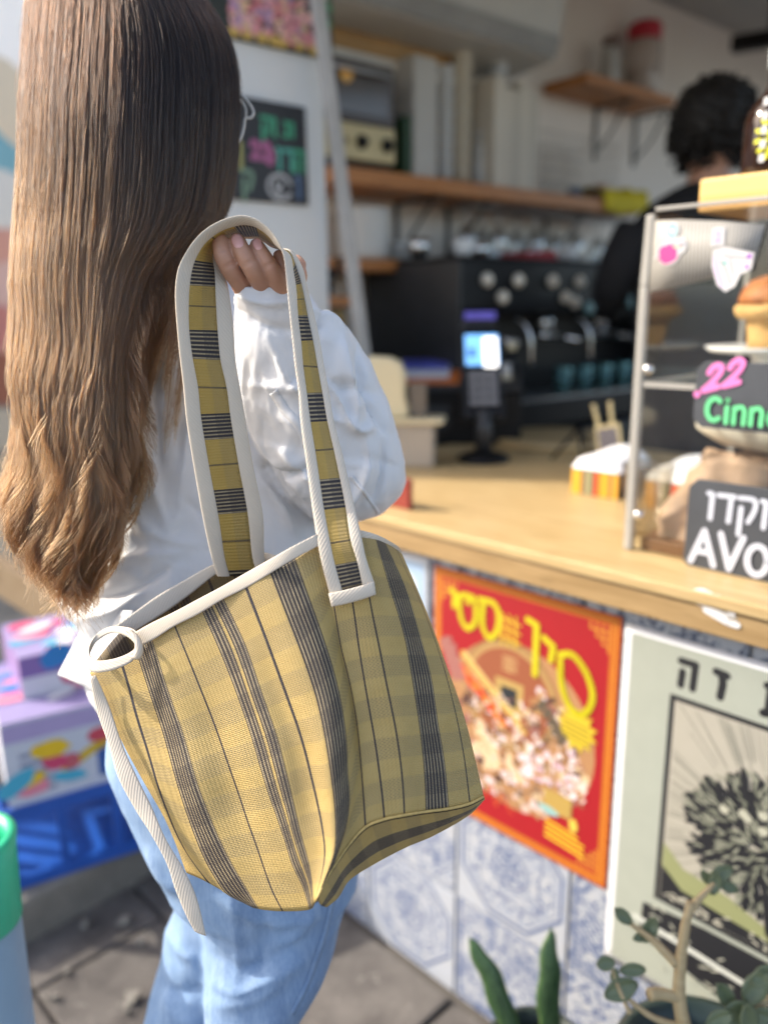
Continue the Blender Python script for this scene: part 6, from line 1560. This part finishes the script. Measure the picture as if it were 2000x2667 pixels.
cols_ = [ # u, top depth, bottom depth, track
 (0, .735, .700, [(236, 1752), (269, 1824), (303, 1904), (338, 1978), (372, 2041), (412, 2104), (452, 2184), (487, 2272)]),
 (.6, .722, .690, [(312, 1718), (333, 1790), (354, 1875), (384, 1970), (412, 2060), (445, 2140), (480, 2210), (540, 2296)]),
 (1, .712, .680, [(352, 1693)]+B_((323, 1500), (355, 1600), (385, 1700), (415, 1790), (455, 1880), (500, 1940))+[(637, 2351)]),
 (2, .700, .665, [(398, 1668)]+B_((362, 1480), (400, 1590), (430, 1690), (470, 1800), (510, 1880))+[(675, 2366)]),
 (3, .688, .655, [(455, 1632)]+B_((420, 1460), (465, 1580), (500, 1680), (530, 1770), (560, 1850), (580, 1910))+[(735, 2372)]),
 (4, .680, .645, [(523, 1590)]+B_((470, 1400), (510, 1500), (545, 1600), (575, 1700), (610, 1800), (635, 1880), (660, 1930))+[(805, 2368)]),
 (5, .672, .636, [(582, 1560)]+B_((530, 1390), (565, 1490), (600, 1590), (625, 1690), (650, 1800), (672, 1880))+[(818, 2352)]),
 (6, .662, .628, [(640, 1526)]+B_((575, 1380), (615, 1490), (650, 1590), (675, 1690), (697, 1790), (702, 1860))+[(821, 2347)]),
 (7, .654, .622, [(702, 1487)]+B_((620, 1330), (655, 1420), (685, 1510), (705, 1600), (718, 1690), (725, 1770), (722, 1840))+[(824, 2343)]),
 (8, .655, .628, [(764, 1450)]+B_((670, 1300), (705, 1400), (730, 1490), (745, 1580), (750, 1680), (752, 1760))+[(862, 2270)]),
 (9, .659, .636, [(838, 1405)]+B_((718, 1300), (735, 1400), (755, 1480), (770, 1570), (780, 1680))+[(948, 2160)]),
 (9.7, .660, .641, [(885, 1392), (918, 1570)]+B_((775, 1400), (795, 1520), (812, 1620), (825, 1720))+[(1000, 2133)]),
 (10.3, .661, .646, [(935, 1386), (962, 1560)]+B_((815, 1380), (835, 1480), (855, 1580), (868, 1680))+[(1052, 2122)]),
 (11.3, .668, .658, [(975, 1400)]+B_((840, 1270), (870, 1370), (890, 1480), (905, 1580), (915, 1680))+[(1106, 2113)]),
 (12.3, .682, .668, [(1002, 1414)]+B_((875, 1270), (905, 1370), (930, 1460), (945, 1560), (960, 1650))+[(1168, 2105)]),
 (13.2, .705, .680, [(1030, 1430)]+B_((910, 1310), (950, 1420), (980, 1530), (1000, 1630))+[(1222, 2092)]),
 (13.9, .728, .690, [(1044, 1440), (1103, 1578), (1156, 1720), (1203, 1853), (1236, 1978), (1258, 2074)]),
]
NR = 60
ctrl = []
for u_, d0, d1, tr in cols_:
    p = crs(tr, 14); ctrl.append([P(x, y, d0+(d1-d0)*(i/13)) for i, (x, y) in enumerate(p)])
ctrl = np.array(ctrl); us = np.array([c[0] for c in cols_])
cf = np.stack([crs(ctrl[i], NR, True) for i in range(len(ctrl))])     # columns x rows
NU = 150; uq = np.linspace(0, 13.9, NU)
def interp_cols(C_, us, uq):
    out = []
    n = len(us)
    for x in uq:
        i = min(n-2, max(0, int(np.searchsorted(us, x, 'right')-1))); h = us[i+1]-us[i]; t = (x-us[i])/h
        def tan(j):
            a_, b_ = max(0, j-1), min(n-1, j+1); return (C_[b_]-C_[a_])/(us[b_]-us[a_])
        out.append((2*t**3-3*t*t+1)*C_[i]+(t**3-2*t*t+t)*h*tan(i)+(-2*t**3+3*t*t)*C_[i+1]+(t**3-t*t)*h*tan(i+1))
    return np.array(out)
G = interp_cols(cf, us, uq)
# soft folds
for a_ in range(NU):
    for r_ in range(NR):
        u_ = uq[a_]; t = r_/(NR-1); env = math.sin(PI*min(1, t*1.02))
        f = .0045*math.sin(u_*2.1+.6+t*1.2)*env*(1 if u_ < 9 else .25) - .0045*math.exp(-((u_-8.6)/.55)**2)*min(1, t*1.6)*(-1) 
        f += -.006*math.exp(-((u_-6.6)/.7)**2)*env - .004*math.exp(-((u_-3.6)/.5)**2)*env + .0022*noise.noise(Vector((u_*.9, t*5, 1)))*env
        G[a_, r_] += fwd*f
VL = 18.5
uvs = [[(uq[a_], (1-r_/(NR-1))*VL) for r_ in range(NR)] for a_ in range(NU)]
m = MB(); m.grid(G, uvs); m.build('front_panel', bagm, bag, smooth=True, solid=.0012)
# back panel, from the back rim down to the hidden back of the base
back_rim = crs([(236, 1740), (301, 1660), (345, 1618), (411, 1575), (480, 1525), (550, 1490), (630, 1462), (690, 1455), (800, 1440), (930, 1425), (1044, 1438)], 60)
bd = crs(np.array([[.737, 0], [.752, 0], [.770, 0], [.778, 0], [.775, 0], [.755, 0], [.730, 0]]), 60, True)[:, 0]
bot = crs([(489, 2270), (640, 2300), (800, 2270), (1000, 2180), (1256, 2074)], 60); bdb = crs(np.array([[.702, 0], [.745, 0], [.775, 0], [.765, 0], [.692, 0]]), 60, True)[:, 0]
GB = []
for i in range(60):
    a_, b_ = P(*back_rim[i], bd[i]), P(*bot[i], bdb[i]); mid = (a_+b_)/2+fwd*.012*math.sin(PI*i/59)
    if i in (0, 59): row = [G[0 if i == 0 else -1, int(r_*(NR-1)/29)] for r_ in range(30)]
    else: row = list(crs([a_, mid, b_], 30))
    GB.append(row)
uvb = [[(13.9*i/59, (1-r_/29)*VL) for r_ in range(30)] for i in range(60)]
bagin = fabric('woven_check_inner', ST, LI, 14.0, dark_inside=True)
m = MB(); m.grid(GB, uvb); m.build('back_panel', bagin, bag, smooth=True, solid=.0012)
# base
row0 = [G[a_, -1] for a_ in range(NU-1, int(NU*7/13.9)-1, -1)]
row0 = crs(row0, 50)
o1 = crs([P(*a_) for a_ in ((1262, 2080, .695), (1222, 2121, .700), (1127, 2176, .697), (1056, 2206, .690), (966, 2254, .678), (909, 2292, .668), (880, 2337, .652), (850, 2362, .640))], 50)
o2 = crs([P(*a_) for a_ in ((1250, 2078, .71), (1180, 2110, .745), (1090, 2160, .76), (1000, 2200, .76), (930, 2240, .75), (870, 2290, .72), (850, 2310, .70), (835, 2330, .68))], 50)
GBs = []
for i in range(50):
    a_, b_ = row0[i], o1[i]; md = (a_+b_)/2-upv*.002*0-fwd*.003
    GBs.append(list(crs([a_, (a_*.7+b_*.3)-fwd*.0015, md, b_], 16))+[(b_*.5+o2[i]*.5), o2[i]])
uvq = [[(r_/15*9 if r_ < 16 else 9.5, i*.35) for r_ in range(18)] for i in range(50)]
m = MB(); m.grid(GBs, uvq); m.build('base_panel', basem, bag, smooth=True, solid=.001)
# closing part of the base under the left side
ed = crs([G[a_, -1] for a_ in range(0, int(NU*7.3/13.9))], 40); bk_ = crs([P(x, y, d) for (x, y), d in zip(bot, bdb)][:30]+[P(830, 2320, .70)], 40)
m = MB(); m.grid([[e_, (e_+k_)/2, k_] for e_, k_ in zip(ed, bk_)], [[(r_*2., i*.3) for r_ in range(3)] for i in range(40)]); m.build('base_underside', basem, bag, smooth=True, solid=.001)
# piped seams: base edge, corner
seamm = simple('yellow_seam_cord', (.50, .35, .12), .5, .2, 300)
m = MB(); m.tube([p-fwd*.001 for p in row0], .0013, 8); m.build('base_seam', seamm, bag, smooth=True)
m = MB(); m.tube([p-fwd*.0022-upv*.0013 for p in row0], .00035, 6); m.build('stitch_line', blk, bag, smooth=True)
# bindings
def tape_strip(name, e1, e2, d, par, n=60, th=.0012, puff=.0005):
    """cream tape between two edge lines; d = depths along it"""
    a_ = crs(e1, n, True); b_ = crs(e2, n, True); dd_ = crs(np.array([[x, 0] for x in d]), n, True)[:, 0]; g = []; uv_ = []; L_ = 0
    for i in range(n):
        pa, pb = P(*a_[i], dd_[i]), P(*b_[i], dd_[i])
        if i: L_ += np.linalg.norm((pa+pb)/2-last)
        last = (pa+pb)/2; w_ = np.linalg.norm(pb-pa)
        g.append([pa+(pb-pa)*t-fwd*puff*math.sin(PI*t) for t in (0, .12, .35, .65, .88, 1)]); uv_.append([(L_, w_*t) for t in (0, .12, .35, .65, .88, 1)])
    m = MB(); m.grid(g, uv_); return m.build(name, tape, par, smooth=True, solid=th)
Z7 = lambda *pts: [(200+.4219*x, 1350+.4219*y) for x, y in pts]
up_ = Z7((345, 712), (465, 645), (600, 580), (750, 500), (900, 420), (1050, 335), (1200, 250), (1330, 175), (1480, 98)); dn_ = Z7((392, 790), (485, 742), (600, 668), (750, 592), (900, 502), (1050, 427), (1200, 337), (1330, 257), (1500, 165))
tape_strip('rim_binding', up_, dn_, [.703, .694, .685, .677, .669, .661, .652, .649, .652], bag)
Z8 = lambda *pts: [(700+.4747*x, 1350+.4747*y) for x, y in pts]
tape_strip('rim_binding', [(838, 1394)]+Z8((400, 62), (500, 66), (600, 95), (700, 148), (728, 185)), [(842, 1412)]+Z8((400, 100), (500, 104), (600, 120), (680, 165), (715, 200)), [.654, .657, .660, .671, .700, .722], bag, 40)
bu = Z7((240, 665), (370, 570), (500, 478), (660, 385), (830, 290), (960, 235), (1080, 212), (1160, 212), (1230, 228)); bl = Z7((300, 735), (430, 655), (570, 565), (700, 470), (850, 352), (960, 300), (1040, 272), (1130, 265), (1210, 268))
tape_strip('back_rim_binding', bu, bl, [.735, .745, .755, .765, .77, .772, .772, .770, .768], bag)
tape_strip('back_rim_binding', [(720, 1447), (830, 1430), (930, 1415), (1040, 1428)], [(718, 1464), (830, 1448), (930, 1434), (1046, 1442)], [.768, .765, .752, .730], bag, 30)
# loop and hanging tail
lp = [(392, 842, .702), (386, 772, .706), (352, 722, .712), (285, 692, .722), (205, 690, .732), (128, 735, .735), (84, 800, .728), (74, 870, .716), (110, 912, .706), (200, 908, .700), (290, 880, .697), (350, 845, .696), (385, 800, .697)]
c_ = crs(np.array([P(*Z7((x, y))[0], d) for x, y, d in lp]), 70); wv_ = crs(np.array([[34, 0], [38, 0], [30, 0], [22, 0], [20, 0], [22, 0], [30, 0], [36, 0], [36, 0], [34, 0], [32, 0], [30, 0], [30, 0]]), 70, True)[:, 0]*.4219/2100*.71
g = []; uv_ = []; L_ = 0
for i in range(70):
    if i: L_ += np.linalg.norm(c_[i]-c_[i-1])
    ud = upv*1.0+fwd*.25
    g.append([c_[i]+ud*wv_[i]*t for t in (-1, -.5, 0, .5, 1)]); uv_.append([(L_, wv_[i]*t) for t in (-1, -.5, 0, .5, 1)])
m = MB(); m.grid(g, uv_); m.build('tie_loop', tape, bag, smooth=True, solid=.0014)
m = MB(); kc = np.array([P(*Z7((x, y))[0], d) for x, y, d in ((322, 690, .698), (365, 730, .693), (388, 790, .690), (378, 850, .692), (350, 858, .697))]); c_ = crs(kc, 24)
g = []; uv_ = []
for i in range(24):
    g.append([c_[i]+(rgt*.7-upv*.25)*.0042*t-fwd*.002*(1-t*t) for t in (-1, -.5, 0, .5, 1)]); uv_.append([(i*.001, .0042*t) for t in (-1, -.5, 0, .5, 1)])
m.grid(g, uv_); m.build('knot', tape, bag, smooth=True, solid=.0022)
tl = [(236, 1762), (252, 1846), (286, 1944), (309, 2024), (355, 2110), (395, 2173), (435, 2247), (458, 2316), (487, 2385), (508, 2424)]; trr = [(250, 1758), (284, 1835), (322, 1945), (358, 2024), (397, 2104), (430, 2180), (475, 2257), (504, 2316), (521, 2368), (537, 2437)]
tape_strip('tail_ribbon', tl, trr, [.722, .722, .712, .702, .694, .686, .682, .680, .679, .680], bag, 70, .0012, .0008)
# strap: four edge lines, stations from the inside left up over the hand and down to the right front
Zp = lambda x, y: (400+.3617*x, 500+.3617*y)
sta = [ # Aout, Ain, Bin, Bout, dA, dB, u
 ((566, 1500), (600, 1500), (670, 1496), (702, 1494), .765, .768, 10.2),
 ((550, 1447), (586, 1447), (656, 1445), (689, 1443), .758, .762, 9.5),
 ((529, 1350), (571, 1346), (645, 1340), (685, 1338), .745, .752, 8.1),
 ((507, 1225), (548, 1222), (622, 1216), (660, 1214), .732, .742, 6.15),
 ((487, 1100), (527, 1097), (601, 1093), (640, 1091), .720, .734, 4.28),
 (Zp(215, 1400), Zp(325, 1405), Zp(525, 1410), Zp(625, 1410), .712, .728, 3.0),
 (Zp(187, 1160), Zp(287, 1200), Zp(480, 1210), Zp(592, 1210), .705, .724, 2.0),
 (Zp(166, 930), Zp(262, 1000), Zp(460, 1005), Zp(578, 1000), .699, .722, 1.05),
 (Zp(156, 760), Zp(259, 822), Zp(449, 830), Zp(560, 830), .694, .721, .02),
 (Zp(162, 640), Zp(265, 680), Zp(443, 690), Zp(535, 670), .690, .723, -.95),
 (Zp(182, 540), Zp(282, 560), Zp(438, 575), Zp(500, 560), .688, .727, -1.6),
 (Zp(225, 450), Zp(315, 465), Zp(425, 490), Zp(462, 480), .686, .731, -2.15),
 (Zp(285, 360), Zp(365, 382), Zp(432, 425), Zp(455, 418), .684, .734, -2.6),
 (Zp(355, 285), Zp(425, 325), Zp(490, 368), Zp(505, 372), .683, .735, -3.0),
 (Zp(440, 227), Zp(490, 283), Zp(550, 335), Zp(560, 345), .683, .736, -3.4),
 (Zp(530, 188), Zp(565, 255), Zp(620, 318), Zp(628, 330), .683, .736, -3.9),
 (Zp(630, 168), Zp(650, 238), Zp(690, 318), Zp(695, 332), .683, .736, -4.4),
 (Zp(725, 188), Zp(728, 250), Zp(750, 318), Zp(748, 332), .683, .735, -4.9),
 (Zp(805, 238), Zp(793, 288), Zp(808, 345), Zp(800, 358), .683, .732, -5.3),
 (Zp(868, 305), Zp(845, 335), Zp(860, 382), Zp(852, 392), .683, .728, -5.7),
 (Zp(915, 385), Zp(890, 392), Zp(925, 412), Zp(930, 414), .683, .722, -6.1),
 (Zp(938, 470), Zp(985, 455), Zp(985, 440), Zp(1005, 436), .683, .716, -6.6),
 (Zp(952, 590), Zp(1012, 590), Zp(1035, 570), Zp(1075, 550), .683, .712, -7.3),
 (Zp(962, 700), Zp(1030, 700), Zp(1070, 695), Zp(1107, 690), .682, .708, -8.3),
 (Zp(980, 885), Zp(1042, 888), Zp(1107, 890), Zp(1158, 885), .680, .702, -10.0),
 (Zp(1000, 1080), Zp(1065, 1078), Zp(1147, 1075), Zp(1198, 1070), .678, .696, -11.02),
 (Zp(1018, 1255), Zp(1080, 1255), Zp(1180, 1262), Zp(1230, 1258), .675, .690, -12.0),
 (Zp(1045, 1450), Zp(1106, 1448), Zp(1213, 1445), Zp(1265, 1440), .672, .684, -13.0),
 ((783, 1100), (810, 1100), (852, 1098), (870, 1096), .668, .678, -14.0),
 ((797, 1200), (826, 1200), (874, 1196), (895, 1194), .664, .673, -15.35),
 ((813, 1320), (844, 1320), (898, 1314), (922, 1312), .658, .665, -16.9),
 ((827, 1412), (861, 1412), (912, 1404), (942, 1400), .651, .653, -17.95),
 ((838, 1469), (873, 1468), (928, 1458), (954, 1455), .649, .651, -18.95),
 ((858, 1545), (893, 1540), (944, 1527), (975, 1518), .650, .653, -20.0)]
tracks = [[P(*s_[k], s_[4]+(s_[5]-s_[4])*[0, .22, .8, 1][k]) for s_ in sta] for k in range(4)]
NT = 190
T4 = [crs(t, NT, True) for t in tracks]; uu_ = crs(np.array([[s_[6], 0] for s_ in sta]), NT, True)[:, 0]
g = []; uv_ = []
for i in range(NT):
    a_, b_ = T4[1][i], T4[2][i]; ex = (b_-a_)*.04
    g.append([a_-ex+(b_-a_+2*ex)*t for t in np.linspace(0, 1, 7)]); uv_.append([(uu_[i], t*2.3) for t in np.linspace(0, 1, 7)])
m = MB(); m.grid(g, uv_); m.build('handle_fabric', strapm, bag, smooth=True, solid=.0008)
for (a_, b_) in ((T4[0], T4[1]), (T4[2], T4[3])):
    g = []; uv_ = []; L_ = 0
    for i in range(NT):
        if i: L_ += np.linalg.norm(a_[i]-a_[i-1])
        t_ = a_[min(i+1, NT-1)]-a_[max(i-1, 0)]; w_ = b_[i]-a_[i]; nr = np.cross(t_, w_); nr = nr/max(1e-9, np.linalg.norm(nr))
        wl = np.linalg.norm(w_)
        # tube like folded tape with oval section, so it keeps its width seen from any side
        sec = []
        for k in range(12):
            an = 2*PI*k/12; sec.append((a_[i]+b_[i])/2+w_*.5*np.sign(math.cos(an))*abs(math.cos(an))**.75+nr*.0014*math.sin(an))
        g.append(sec); uv_.append([(L_, wl*(math.cos(2*PI*k/12)*.5+.5)) for k in range(12)])
    m = MB(); m.grid(g, uv_, closev=True); m.build('handle_binding', tape, bag, smooth=True)
# square end patch sewn on the panel
tape_strip('handle_patch', [(856, 1546), (895, 1538), (940, 1526), (974, 1514)], [(864, 1579), (903, 1571), (945, 1559), (978, 1547)], [.6475, .6470, .6485, .6515], bag, 14, .0022, .0012)
